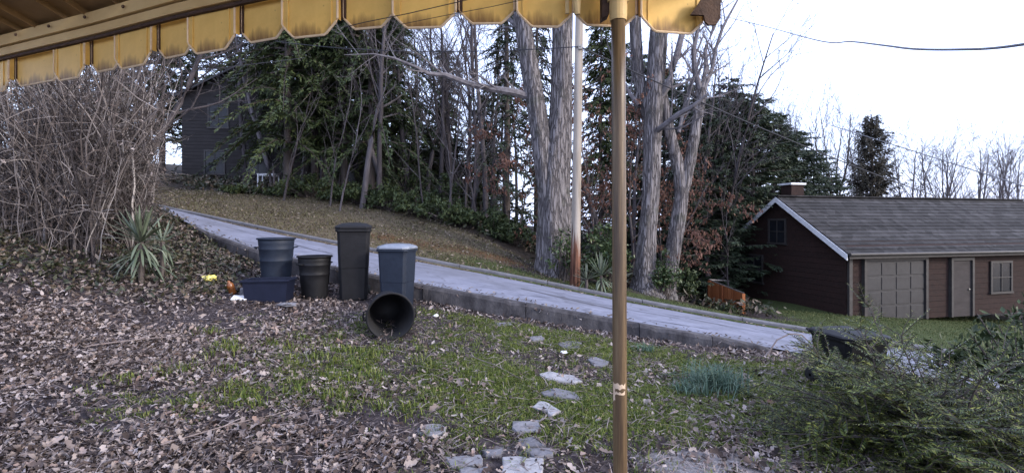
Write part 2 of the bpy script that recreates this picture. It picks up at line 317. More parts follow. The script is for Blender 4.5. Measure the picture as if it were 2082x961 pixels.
M['awning_frame'] = pm('awning_frame', [(.2, (.26, .16, .06)), (.42, (.52, .35, .14)), (.75, (.68, .50, .23))], 4, 10, .55, .15, 50, stretch=(.3, 1, 1), dist=.004)
M['awning_roof'] = pm('awning_roof', [(.3, (.20, .12, .05)), (.7, (.34, .22, .09))], 4, 10, .6, .15)

# ------------------------------------------------------------------ terrain functions
_X  = [-60, -30, -14, -9.1, -7.35, -5.4, -1.88, -.2, 1.87, 3.5, 4.3, 5.5, 10, 20, 60]
_YN = [34, 22, 15.6, 12.8, 11.6, 10.5, 9.51, 9.03, 8.6, 8.0, 7.8, 7.5, 6.6, 4.6, -3]
_ZN = [9, 5.8, 3.2, 2.26, 1.75, 1.33, .77, .555, .245, .06, -.06, -.25, -.85, -2, -6]
_WB = [8.9, 5.7, 3.15, 2.25, 1.6, .97, .46, .27, 0, -.1, -.085, -.26, -.87, -2.02, -6.02]
_XF = [-60, -25, -12.3, -7.06, -2.55, .25, 2.7, 5.27, 7.3, 12, 25, 60]
_YF = [39.5, 23, 17, 14.8, 13.5, 13, 12.5, 12, 11.5, 10.6, 8, 1.5]
_ZF = [8.9, 4.3, 2.46, 1.62, .89, .42, -.01, -.42, -.68, -1.3, -2.7, -6]
_XG = [-60, -16, -6.8, -1.2, .9, 3.7, 5.8, 7.2, 9, 12, 60]
_G1 = [.05, .1, .21, .19, .07, .04, -.05, -.11, -.06, 0, 0]
_G2 = [.06, .12, .10, .01, -.01, -.05, -.10, -.10, -.05, .0, .0]
_XS = np.linspace(-60, 60, 1201)
def _sm(xs, ys):
    y = np.interp(_XS, xs, ys); k = np.hanning(17); k /= k.sum()
    yp = np.pad(y, 8, mode='edge'); return np.convolve(yp, k, mode='valid')
TYN, TZN, TWB = _sm(_X, _YN), _sm(_X, _ZN), _sm(_X, _WB)
TYF, TZF, TG1, TG2 = _sm(_XF, _YF), _sm(_XF, _ZF), _sm(_XG, _G1), _sm(_XG, _G2)
def fI(t, x): return np.interp(x, _XS, t)
def noise2(x, y, seed=0, sc=1.0):
    r = np.random.default_rng(seed); o = np.zeros_like(np.asarray(x, dtype=float)); amp = 1.0; tot = 0
    for i in range(5):
        for j in range(3):
            a, p = r.uniform(0, 6.28, 2); f = sc * 1.9 ** i * r.uniform(.8, 1.25)
            o = o + amp * np.sin((np.cos(a) * x + np.sin(a) * y) * f + p + 1.3 * np.sin((np.sin(a) * x - np.cos(a) * y) * f * .7 + p * 2)); tot += amp
        amp *= .6
    return o / tot
def ground_z(x, y, bumps=True):
    x = np.asarray(x, dtype=float); y = np.asarray(y, dtype=float)
    yn, zn, wb = fI(TYN, x), fI(TZN, x), fI(TWB, x); yf, zf = fI(TYF, x), fI(TZF, x)
    s = np.clip((y - 2.5) / (yn - 2.5), 0, 1); s = np.where(yn < 3.5, 1, s)
    zy = wb * s ** np.interp(x, [-8, -4.2], [.58, 1.0])
    if bumps: zy = zy + noise2(x, y, 3, 1.6) * .05 * np.clip((yn - y) / .5, 0, 1)
    t = np.clip((y - yn) / np.maximum(yf - yn, .1), 0, 1); zr = zn + (zf - zn) * t - .08
    d = np.maximum(y - yf, 0); zfv = zf + .05 + fI(TG1, x) * np.minimum(d, 6) + fI(TG2, x) * np.clip(d - 6, 0, 60)
    if bumps: zfv = zfv + noise2(x, y, 5, .9) * .09 * np.clip(d / 1.5, 0, 1)
    return np.where(y <= yn, zy, np.where(y < yf, zr, zfv))
def gz(x, y): return float(ground_z(np.array([x]), np.array([y]))[0])

# masks of what grows on the yard (0..1)
def leaf_density(x, y):
    x = np.asarray(x, float); y = np.asarray(y, float); yn = fI(TYN, x)
    left = np.clip((-1.3 - x - (y - 6) * .36) / 1.6, 0, 1)
    d = .14 + .95 * left
    d = np.maximum(d, np.clip(1 - (yn - y) / .6, 0, 1) * 1.25)
    d = np.maximum(d, .85 * np.clip((4.5 - y) / .25, 0, 1) * np.clip((-.1 - x) / .5, 0, 1))
    dirt = np.exp(-(((x + 1.15) / 1.25) ** 2 + ((y - 4.78) / .40) ** 2)) * 1.15
    dirt2 = np.exp(-(((x + 3.9) / .55) ** 2 + ((y - 5.0) / .35) ** 2)) + np.exp(-(((x + 3.2) / .6) ** 2 + ((y - 6.1) / .25) ** 2))
    d = d * (1 - .85 * np.clip(dirt, 0, 1)) * (1 - .7 * np.clip(dirt2, 0, 1))
    d = d + .10 * np.clip((x - 1.2) / 1, 0, 1)
    return np.clip(d * np.clip(.62 + 1.7 * noise2(x, y, 21, 1.7) + .5 * noise2(x, y, 22, 6), .10, 1.2), 0, 1.2)
def grass_density(x, y):
    x = np.asarray(x, float); y = np.asarray(y, float); yn = fI(TYN, x)
    g = np.clip(1.6 - np.sqrt(((x - 1.3) / np.where(x < 1.3, 2.7, 2.9)) ** 2 + ((y - 6.8) / 2.5) ** 2), 0, 1)
    g = np.maximum(g, .22 * np.clip(1.6 - np.hypot((x + 2.4) / 1.5, (y - 6.1) / 1.5), 0, 1))
    n = noise2(x, y, 33, 1.9) + .4 * noise2(x, y, 34, 6)
    g = g * np.clip(.60 + .25 * np.clip(x / 2, -.6, 1) + 2.6 * n, .10, 1)
    pth = np.exp(-((x - .42 - (y - 5) * .12) / .26) ** 2) * np.clip((7.5 - y) / 1, 0, 1)
    dirt = np.exp(-(((x + 1.25) / 1.15) ** 2 + ((y - 4.7) / .32) ** 2))
    pat = np.exp(-(((x - 1.6) / .8) ** 4 + ((y - 4.1) / .35) ** 4))
    g = g * (1 - .6 * pth) * (1 - .85 * dirt) * (1 - .8 * pat) * np.clip((yn - y - .3) / .4, 0, 1) * np.clip((y - 4.0) / .5, .25, 1)
    return np.clip(g, 0, 1)

# ------------------------------------------------------------------ ground: one sheet to the horizon
def ground_material():
    m = bpy.data.materials.new('soil_and_moss'); m.use_nodes = True
    N = m.node_tree.nodes; L = m.node_tree.links; bs = N['Principled BSDF']
    bs.inputs['Roughness'].default_value = .95; bs.inputs['Specular IOR Level'].default_value = .1
    tc = N.new('ShaderNodeTexCoord')
    def noise(sc, det=10):
        n = N.new('ShaderNodeTexNoise'); n.inputs['Scale'].default_value = sc; n.inputs['Detail'].default_value = det
        n.inputs['Roughness'].default_value = .7; L.new(tc.outputs['Object'], n.inputs['Vector']); return n
    def ramp(src, cols):
        r = N.new('ShaderNodeValToRGB'); e = r.color_ramp.elements
        while len(e) < len(cols): e.new(.5)
        for i, (p, c) in enumerate(cols): e[i].position = p; e[i].color = (*c, 1)
        L.new(src, r.inputs['Fac']); return r
    soil = ramp(noise(14).outputs['Fac'], [(.3, (.020, .016, .017)), (.5, (.042, .034, .035)), (.64, (.085, .070, .070)), (.8, (.17, .145, .14))])
    moss = ramp(noise(22).outputs['Fac'], [(.3, (.020, .028, .010)), (.48, (.060, .078, .016)), (.62, (.105, .125, .022)), (.8, (.15, .155, .05))])
    tan = ramp(noise(11).outputs['Fac'], [(.3, (.05, .038, .028)), (.5, (.105, .085, .058)), (.62, (.14, .115, .075)), (.8, (.21, .18, .13))])
    lawn = ramp(noise(12).outputs['Fac'], [(.3, (.025, .038, .012)), (.55, (.055, .070, .026)), (.85, (.11, .105, .05))])
    wood = ramp(noise(6).outputs['Fac'], [(.3, (.018, .014, .012)), (.6, (.045, .036, .028)), (.85, (.09, .07, .055))])
    red = ramp(noise(9).outputs['Fac'], [(.3, (.055, .030, .016)), (.7, (.125, .070, .036))])
    def attr(n):
        a = N.new('ShaderNodeAttribute'); a.attribute_name = n; return a.outputs['Fac']
    def soft(f, sc=9):
        a = N.new('ShaderNodeMath'); a.operation = 'MULTIPLY_ADD'; a.inputs[1].default_value = 1.0
        n = N.new('ShaderNodeMath'); n.operation = 'MULTIPLY_ADD'; n.inputs[1].default_value = 1.6; n.inputs[2].default_value = -.8
        L.new(noise(sc, 6).outputs['Fac'], n.inputs[0]); L.new(f, a.inputs[0]); L.new(n.outputs['Value'], a.inputs[2])
        r = N.new('ShaderNodeMapRange'); r.inputs['From Min'].default_value = .3; r.inputs['From Max'].default_value = .65
        L.new(a.outputs['Value'], r.inputs['Value']); return r.outputs['Result']
    cur = soil.outputs['Color']
    gravel = ramp(noise(40).outputs['Fac'], [(.3, (.09, .082, .085)), (.5, (.20, .188, .19)), (.75, (.36, .345, .345))])
    for a, c in (('moss', moss), ('gravel', gravel), ('tan', tan), ('red', red), ('lawn', lawn), ('wood', wood)):
        mx = N.new('ShaderNodeMixRGB'); L.new(soft(attr(a)), mx.inputs['Fac']); L.new(cur, mx.inputs['Color1']); L.new(c.outputs['Color'], mx.inputs['Color2']); cur = mx.outputs['Color']
    L.new(cur, bs.inputs['Base Color'])
    bp = N.new('ShaderNodeBump'); bp.inputs['Strength'].default_value = .7; bp.inputs['Distance'].default_value = .03
    L.new(noise(38).outputs['Fac'], bp.inputs['Height']); L.new(bp.outputs['Normal'], bs.inputs['Normal'])
    return m

def build_ground():
    xs = np.concatenate([np.linspace(-420, -60, 10)[:-1], np.linspace(-60, -14, 24)[:-1], np.linspace(-14, 14, 220), np.linspace(14, 60, 24)[1:], np.linspace(60, 420, 10)[1:]])
    rows = []
    for t in np.linspace(0, 1, 100): rows.append(('y', t))
    rows += [('w', .10), ('w', .14)]
    for t in np.linspace(.05, .98, 5): rows.append(('r', t))
    for d in [0, .02, .25, .5, .8, 1.1, 1.5, 2, 2.5, 3, 3.5, 4, 4.6, 5.3, 6, 7, 8.5, 10, 12, 15, 18, 22, 28, 36, 48, 64, 90, 140, 220, 420]: rows.append(('f', d))
    V = np.zeros((len(rows), len(xs), 3)); 
    for i, (k, t) in enumerate(rows):
        xc = np.clip(xs, -60, 60); yn, yf = fI(TYN, xc), fI(TYF, xc)
        if k == 'y': y = -12 + (yn + .1 + 12) * (t ** .55); z = ground_z(xc, np.minimum(y, yn))
        elif k == 'w': y = yn + t; z = np.where(t < .12, ground_z(xc, yn), fI(TZN, xc) - .1)
        elif k == 'r': y = yn + (yf - yn) * t; y = np.maximum(y, yn + .16); z = ground_z(xc, y)
        else: y = yf + t; z = ground_z(xc, y + 1e-4)
        V[i, :, 0] = xs; V[i, :, 1] = y; V[i, :, 2] = z
    n = len(xs); r = len(rows)
    idx = np.arange(r * n).reshape(r, n)
    Fc = np.stack([idx[:-1, :-1], idx[:-1, 1:], idx[1:, 1:], idx[1:, :-1]], -1).reshape(-1, 4)
    g = np_obj('ground', V.reshape(-1, 3), Fc, ground_material(), smooth=True)
    P = V.reshape(-1, 3); x, y = P[:, 0], P[:, 1]; xc = np.clip(x, -60, 60); yn, yf = fI(TYN, xc), fI(TYF, xc)
    yard = y <= yn + .05; far = y >= yf - .01; d = y - yf
    A = {}
    A['moss'] = np.where(yard, np.clip(grass_density(xc, y) * .95 + .02, 0, 1), 0)
    edge = np.interp(xc, [-16, -7, -3, -1.2, .9, 3.7, 5.8, 8], [4.5, 5.6, 4.8, 3.8, 2.2, 2.2, 3, 4])
    A['tan'] = np.where(far, np.clip((.4 - xc) / 1.0, 0, 1) * np.clip((edge + 1.2 - d) / 1.0, 0, 1), 0)
    A['red'] = np.where(far, .75 * np.clip(1 - np.abs(d - 2.0 - .12 * xc) / 1.1, 0, 1) * np.clip((1 - xc) / .8, 0, 1) * np.clip((xc + 6) / 2, 0, 1), 0)
    gl = np.clip((xc + 3.5) / 3, 0, 1) * np.where(xc < 1.2, np.clip((1.5 - d) / .5, 0, 1), np.clip((edge - d) / .5, 0, 1))
    A['lawn'] = np.where(far, np.maximum(gl * .8, .8 * np.clip((xc - 8.5) / 1, 0, 1) * np.clip((14 - d) / 2, 0, 1)), 0)
    A['wood'] = np.where(far, np.clip((d - edge) / .8, 0, 1) * np.where(xc > 8, np.clip((d - 12) / 2, 0, 1), 1), 0)
    A['gravel'] = np.where(yard, .95 * np.exp(-(((x - 1.65) / .62) ** 4 + ((y - 4.02) / .24) ** 4)) + .55 * np.exp(-(((x + .1) / .45) ** 2 + ((y - 4.15) / .14) ** 2)), 0)
    for k, v in A.items():
        at_ = g.data.attributes.new(k, 'FLOAT', 'POINT'); at_.data.foreach_set('value', v.astype(np.float32))
    tag(g, kind='structure'); return g
ground = build_ground()

# ------------------------------------------------------------------ road, kerb, retaining wall
def strip(name, xs, ya, yb, za, zb, rows, mat, parent=None):
    """sheet between two curves"""
    T = np.linspace(0, 1, rows)[:, None]
    Y = ya[None] * (1 - T) + yb[None] * T; Z = za[None] * (1 - T) + zb[None] * T + .05 * np.sin(np.pi * T) * (1 if name == 'road' else 0)
    V = np.stack([np.broadcast_to(xs, Y.shape), Y, Z], -1); n = len(xs)
    idx = np.arange(rows * n).reshape(rows, n)
    Fc = np.stack([idx[:-1, :-1], idx[:-1, 1:], idx[1:, 1:], idx[1:, :-1]], -1).reshape(-1, 4)
    return np_obj(name, V.reshape(-1, 3), Fc, mat, parent, smooth=True)
xr = np.concatenate([np.linspace(-60, -14, 60)[:-1], np.linspace(-14, 14, 180), np.linspace(14, 60, 60)[1:]])
road = strip('road', xr, fI(TYN, xr) + .16, fI(TYF, xr) + .02, fI(TZN, xr), fI(TZF, xr), 9, M['asphalt'])
tag(road, kind='structure')
def road_z(x, y):
    yn, yf, zn, zf = fI(TYN, x) + .16, fI(TYF, x) + .02, fI(TZN, x), fI(TZF, x)
    t = (y - yn) / (yf - yn); return zn * (1 - t) + zf * t + .05 * np.sin(np.pi * np.clip(t, 0, 1))
def road_strip(name, xa, xb, ta, tb, w, mat, seed, lift=.004):
    r = np.random.default_rng(seed); n = max(8, int(abs(xb - xa) / .12)); xs = np.linspace(xa, xb, n); t = np.linspace(ta, tb, n)
    yn, yf = fI(TYN, xs) + .16, fI(TYF, xs); yc = yn + (yf - yn) * t + np.cumsum(r.normal(0, .012, n)); ww = w * np.clip(r.normal(1, .3, n), .3, 2) * np.sin(np.linspace(.12, 3.02, n)) ** .4
    V = np.concatenate([np.stack([xs, yc - ww / 2, road_z(xs, yc - ww / 2) + lift], -1), np.stack([xs, yc + ww / 2, road_z(xs, yc + ww / 2) + lift], -1)])
    i = np.arange(n - 1); Fc = np.stack([i, i + 1, i + 1 + n, i + n], -1)
    return np_obj(name, V, Fc, mat, road)
road_strip('asphalt_patch', .2, 2.3, .47, .30, .26, M['asphalt_patch'], 4)
for i, a in enumerate([(.9, 2.0, .62, .52, .03), (-6.2, -4.3, .5, .42, .05), (3.2, 4.9, .52, .46, .05), (4.6, 7.5, .5, .55, .03), (-8.6, -6.4, .35, .5, .03), (-1.0, .2, .35, .3, .02), (5.4, 6.3, .3, .27, .025), (-3.2, -1.3, .6, .66, .02), (1.0, 3.4, .42, .40, .035), (3.9, 5.9, .62, .66, .03), (.1, .9, .2, .3, .03), (2.5, 3.6, .16, .2, .03)]):
    road_strip('crack', *a, M['tar'], 40 + i, .006)

kerb = empty('kerb', (0, 0, 0)); tag(kerb, kind='structure')
def swept(xa, xb, ycurve, zcurve, prof, n, jit=0.0):
    """profile (dy,dz) list swept along X between xa and xb -> MB"""
    mb = MB(); xs = np.linspace(xa, xb, n); k = len(prof)
    for x in xs:
        y0, z0 = float(fI(ycurve, x)), float(fI(zcurve, x))
        for (dy, dz) in prof: mb.v.append((float(x), y0 + dy + rnd.uniform(-jit, jit), z0 + dz + rnd.uniform(-jit, jit)))
    for i in range(n - 1):
        for j in range(k):
            j2 = (j + 1) % k; mb.f.append((i*k + j, i*k + j2, (i+1)*k + j2, (i+1)*k + j))
    mb.f.append(tuple(reversed(range(k)))); mb.f.append(tuple((n-1)*k + j for j in range(k))); return mb
x = -13.0
while x < 26:
    L_ = 2.35 + rnd.uniform(-.1, .1)
    swept(x, x + L_ - .018, TYF, TZF, [(.0, -.1), (.0, .10), (.025, .125), (.16, .13), (.18, .12), (.18, -.1)], 7, .003).build('kerb_stone', M['kerb'], kerb)
    x += L_

wall = empty('retaining_wall', (0, float(fI(TYN, -2)), gz(-2, float(fI(TYN, -2)) - .02)))
tag(wall, 'long low weathered concrete retaining wall between the yard and the road', 'retaining wall')
inv = Matrix.Translation(-wall.location)
cuts = [-7.75, -5.75, -3.5, -1.72, .25, 2.2, 3.3, 4.75]
for i in range(len(cuts) - 1):
    a, b = cuts[i], cuts[i + 1]; mb = MB(); n = max(6, int((b - a) / .12)); xs = np.linspace(a + .006, b - .006, n)
    for q, xx in enumerate(xs):
        y0, zt = float(fI(TYN, xx)), float(fI(TZN, xx)); zb = float(fI(TWB, xx)) - .25
        if i == len(cuts) - 2: zt -= .22 * max(0, q / (n - 1) - .45)
        c = noise2(np.array([xx]), np.array([0.]), 61, 5)[0] * .012 + (rnd.random() < .08) * -.025; dy = (-.012, .008, 0, -.015, .01, 0, .004)[i]
        for (yy, zz) in ((.0, zb), (.0, zb + .3 * (zt - zb)), (.004 + rnd.uniform(-.006, .006), zt - .035 + c), (.03, zt + .018 + c), (.14, zt + .026 + c * .3), (.19, zt + .02), (.19, zb)):
            mb.v.append((float(xx) - wall.location.x, y0 + yy + dy - wall.location.y, zz - wall.location.z))
    k = 7
    for q in range(n - 1):
        for j in range(k): mb.f.append((q*k + j, q*k + (j+1) % k, (q+1)*k + (j+1) % k, (q+1)*k + j))
    mb.f.append(tuple(reversed(range(k)))); mb.f.append(tuple((n-1)*k + j for j in range(k)))
    mb.build('wall_section', M['concrete'], wall)

# ------------------------------------------------------------------ stepping stones, patio
path = empty('stepping_stone_path', (.4, 5, gz(.4, 5))); tag(path, kind='structure')
def slab(u, v, w, h, seed, mat, name='stone', parent=path, ang=0.0, n=7, rect=False, lift=.010, jag=.16):
    """flat stone centred where the photo shows it; w,h its size in photo pixels at that spot"""
    Y = 4.0
    for _ in range(30):
        x_ = (u - 1041) / F * Y; Y = (CAMZ - gz(x_, Y)) * F / (v - HOR)
    x_ = (u - 1041) / F * Y; r = random.Random(seed); sx = w / F * Y / 2; sy = h / F * Y * Y / (CAMZ - gz(x_, Y)) / 2
    sy = max(.09, min(sy, sx * 1.3))
    if rect: base = [(-1, -1), (0, -1.03), (1, -.97), (1.02, 0), (.97, 1), (0, 1.02), (-1.03, .98), (-.98, 0)]
    else: base = [(math.cos(2*math.pi*k/n + ang), math.sin(2*math.pi*k/n + ang)) for k in range(n)]
    pts = [(px * sx * (1 + r.uniform(-jag, jag) * (.6 if rect else 1)), py * sy * (1 + r.uniform(-jag, jag) * (.6 if rect else 1))) for px, py in base]
    zt = gz(x_, Y) + lift; mb = MB(); k = len(pts)
    top = [(px, py, zt + r.uniform(-.004, .004) + px * .02) for px, py in pts]; bev = [(px * 1.03, py * 1.03, zt - .012) for px, py in pts]; bot = [(px * 1.04, py * 1.04, zt - .07) for px, py in pts]
    q = [Vector((a + x_, b + Y, c)) - parent.location for a, b, c in bot + bev + top]
    mb.add(q, [tuple(range(2*k, 3*k))] + [(i, (i+1) % k, k + (i+1) % k, k + i) for i in range(k)] + [(k + i, k + (i+1) % k, 2*k + (i+1) % k, 2*k + i) for i in range(k)])
    return mb.build(name, mat, parent)
def flag(poly, seed, mat, lift=.030):
    """flagstone with the outline seen in the photo, laid on the ground with real thickness"""
    r = random.Random(seed); P = []
    for (a, b) in poly:
        u, v = 773 + a / 2.7386, 610 + b / 2.7386; Y = 5.0
        for _ in range(40): x_ = (u - 1041) / F * Y; Y = .5 * Y + .5 * (CAMZ - gz(x_, Y)) * F / (v - HOR)
        P.append(Vector((x_, Y, 0)))
    Q = []
    for i in range(len(P)):                      # chip the edges
        a, b = P[i], P[(i + 1) % len(P)]; Q.append(a)
        for t in (.33, .67): Q.append(a.lerp(b, t) + Vector((r.gauss(0, .008), r.gauss(0, .008), 0)))
    c = sum(Q, Vector()) / len(Q); zc_ = gz(c.x, c.y) + lift; k = len(Q); mb = MB()
    sx = (gz(c.x + .15, c.y) - gz(c.x - .15, c.y)) / .3; sy = (gz(c.x, c.y + .15) - gz(c.x, c.y - .15)) / .3
    lev = lambda q, f, dz: Vector((c.x + (q.x - c.x) * f, c.y + (q.y - c.y) * f, zc_ + sx * (q.x - c.x) + sy * (q.y - c.y) + dz)) - path.location
    mb.v = [tuple(lev(q, 1.03, -.06)) for q in Q] + [tuple(lev(q, 1.02, -.010)) for q in Q] + [tuple(lev(q, .97, r.uniform(-.002, .004))) for q in Q] + [tuple(lev(q, .5, r.uniform(0, .006))) for q in Q] + [tuple(lev(c, 1, .004))]
    for a in range(3): mb.f += [(a*k + i, a*k + (i+1) % k, (a+1)*k + (i+1) % k, (a+1)*k + i) for i in range(k)]
    mb.f += [(3*k + i, 3*k + (i+1) % k, 4*k) for i in range(k)]
    mb.build('stone', mat, path)
for i, (poly, pale) in enumerate([
    ([(990, 240), (1060, 232), (1122, 245), (1100, 275), (1040, 278), (1000, 262)], 0), ([(1155, 335), (1200, 325), (1275, 350), (1250, 375), (1190, 372)], 0),
    ([(880, 420), (940, 408), (1080, 430), (1125, 462), (1060, 468), (930, 450)], 1), ([(900, 520), (980, 500), (1090, 530), (1110, 560), (1020, 555), (910, 540)], 0),
    ([(848, 608), (890, 575), (940, 590), (1005, 632), (960, 655), (935, 650), (938, 632)], 1), ([(740, 690), (880, 680), (895, 740), (760, 748), (735, 720)], 0),
    ([(775, 785), (850, 775), (925, 830), (780, 833)], 0), ([(800, 842), (945, 840), (962, 875), (860, 890), (820, 865)], 0), ([(682, 888), (908, 900), (895, 990), (678, 985)], 1),
    ([(365, 890), (560, 880), (570, 930), (400, 945)], 0), ([(640, 135), (720, 128), (740, 145), (660, 152)], 0), ([(830, 215), (900, 205), (915, 225), (850, 235)], 0), ([(560, 850), (680, 842), (676, 872), (590, 876)], 0), ([(440, 952), (600, 945), (610, 985), (450, 990)], 0)]):
    flag(poly, i, M['stone_pale'] if pale else M['stone'])
disc = MB().lathe([(0.001, .028), (.105, .03), (.118, .036), (.128, .03), (.13, 0), (.13, -.03)], 28)
dp = Vector((-.735, 4.5, gz(-.735, 4.5) - .012)); o = disc.build('stepping_disc', M['stone'], None); o.location = dp
tag(o, 'round grey disc lying flat in the bare soil left of the stepping stones', 'paving disc')

# ------------------------------------------------------------------ scatter helpers (vectorised)
def rot_basis(n, g, tilt=.5):
    """random orientation: yaw anything, tilt about a random axis"""
    a = g.uniform(0, 2*np.pi, n); tx = g.normal(0, tilt, n); ty = g.normal(0, tilt, n)
    ca, sa = np.cos(a), np.sin(a); cx, sx = np.cos(tx), np.sin(tx); cy, sy = np.cos(ty), np.sin(ty)
    Rz = np.zeros((n, 3, 3)); Rz[:, 0, 0] = ca; Rz[:, 0, 1] = -sa; Rz[:, 1, 0] = sa; Rz[:, 1, 1] = ca; Rz[:, 2, 2] = 1
    Rx = np.zeros((n, 3, 3)); Rx[:, 0, 0] = 1; Rx[:, 1, 1] = cx; Rx[:, 1, 2] = -sx; Rx[:, 2, 1] = sx; Rx[:, 2, 2] = cx
    Ry = np.zeros((n, 3, 3)); Ry[:, 1, 1] = 1; Ry[:, 0, 0] = cy; Ry[:, 0, 2] = sy; Ry[:, 2, 0] = -sy; Ry[:, 2, 2] = cy
    return Rz @ Rx @ Ry
def scatter(tv, tf, pos, basis, scale):
    tv = np.asarray(tv, float); tf = np.asarray(tf, int); n = len(pos)
    V = np.einsum('nij,kj->nki', basis, tv) * np.asarray(scale).reshape(n, 1, -1) + pos[:, None, :]
    Fc = tf[None] + (np.arange(n) * len(tv))[:, None, None]
    return V.reshape(-1, 3), Fc.reshape(-1, tf.shape[1])
def leaf_template(ws, curl=.25, fold=.25):
    """lobed leaf along +Y, unit length; ws = half widths at stations"""
    k = len(ws); V = []; Fc = []
    for i, w in enumerate(ws):
        t = i / (k - 1); z = curl * (t - .5) ** 2
        V += [(-w, t - .5, z + fold * w), (0, t - .5, z), (w, t - .5, z + fold * w)]
    for i in range(k - 1):
        a = 3 * i; Fc += [(a, a + 1, a + 4, a + 3), (a + 1, a + 2, a + 5, a + 4)]
    return V, Fc
OAK = leaf_template([.02, .16, .10, .26, .14, .24, .03], .5, .45)
OAK2 = leaf_template([.02, .22, .14, .30, .05], -.6, .5)
SIMPLE = leaf_template([.03, .24, .03], .5, .4)
def sample(n, x0, x1, y0, y1, dens, g):
    x = g.uniform(x0, x1, n * 4); y = g.uniform(y0, y1, n * 4); ok = g.uniform(0, 1, n * 4) < dens(x, y)
    return x[ok][:n], y[ok][:n]
def in_view(x, y, m=.12): return np.abs(x) < y * (1.041 + m) + .4
def blades(x, y, z, h, w, lean, g, mat, name):
    n = len(x); a = g.uniform(0, 2*np.pi, n); l = g.uniform(.1, 1, n) * lean; b = a + np.pi / 2
    dx, dy = np.cos(a), np.sin(a); wx, wy = np.cos(b) * w, np.sin(b) * w
    V = np.zeros((n, 5, 3)); P = np.stack([x, y, z], -1)
    W = np.stack([wx, wy, np.zeros(n)], -1); D = np.stack([dx, dy, np.zeros(n)], -1); U = np.array([0, 0, 1.0])
    hh = h[:, None]; ll = (l * h)[:, None]
    V[:, 0] = P - W; V[:, 1] = P + W; V[:, 2] = P + W * .7 + D * ll * .35 + U * hh * .6; V[:, 3] = P - W * .7 + D * ll * .35 + U * hh * .6
    V[:, 4] = P + D * ll + U * hh * (1 - .35 * l[:, None])
    Fq = np.array([[0, 1, 2], [0, 2, 3], [3, 2, 4]]); Fc = (Fq[None] + (np.arange(n) * 5)[:, None, None]).reshape(-1, 3)
    return np_obj(name, V.reshape(-1, 3), Fc, mat)

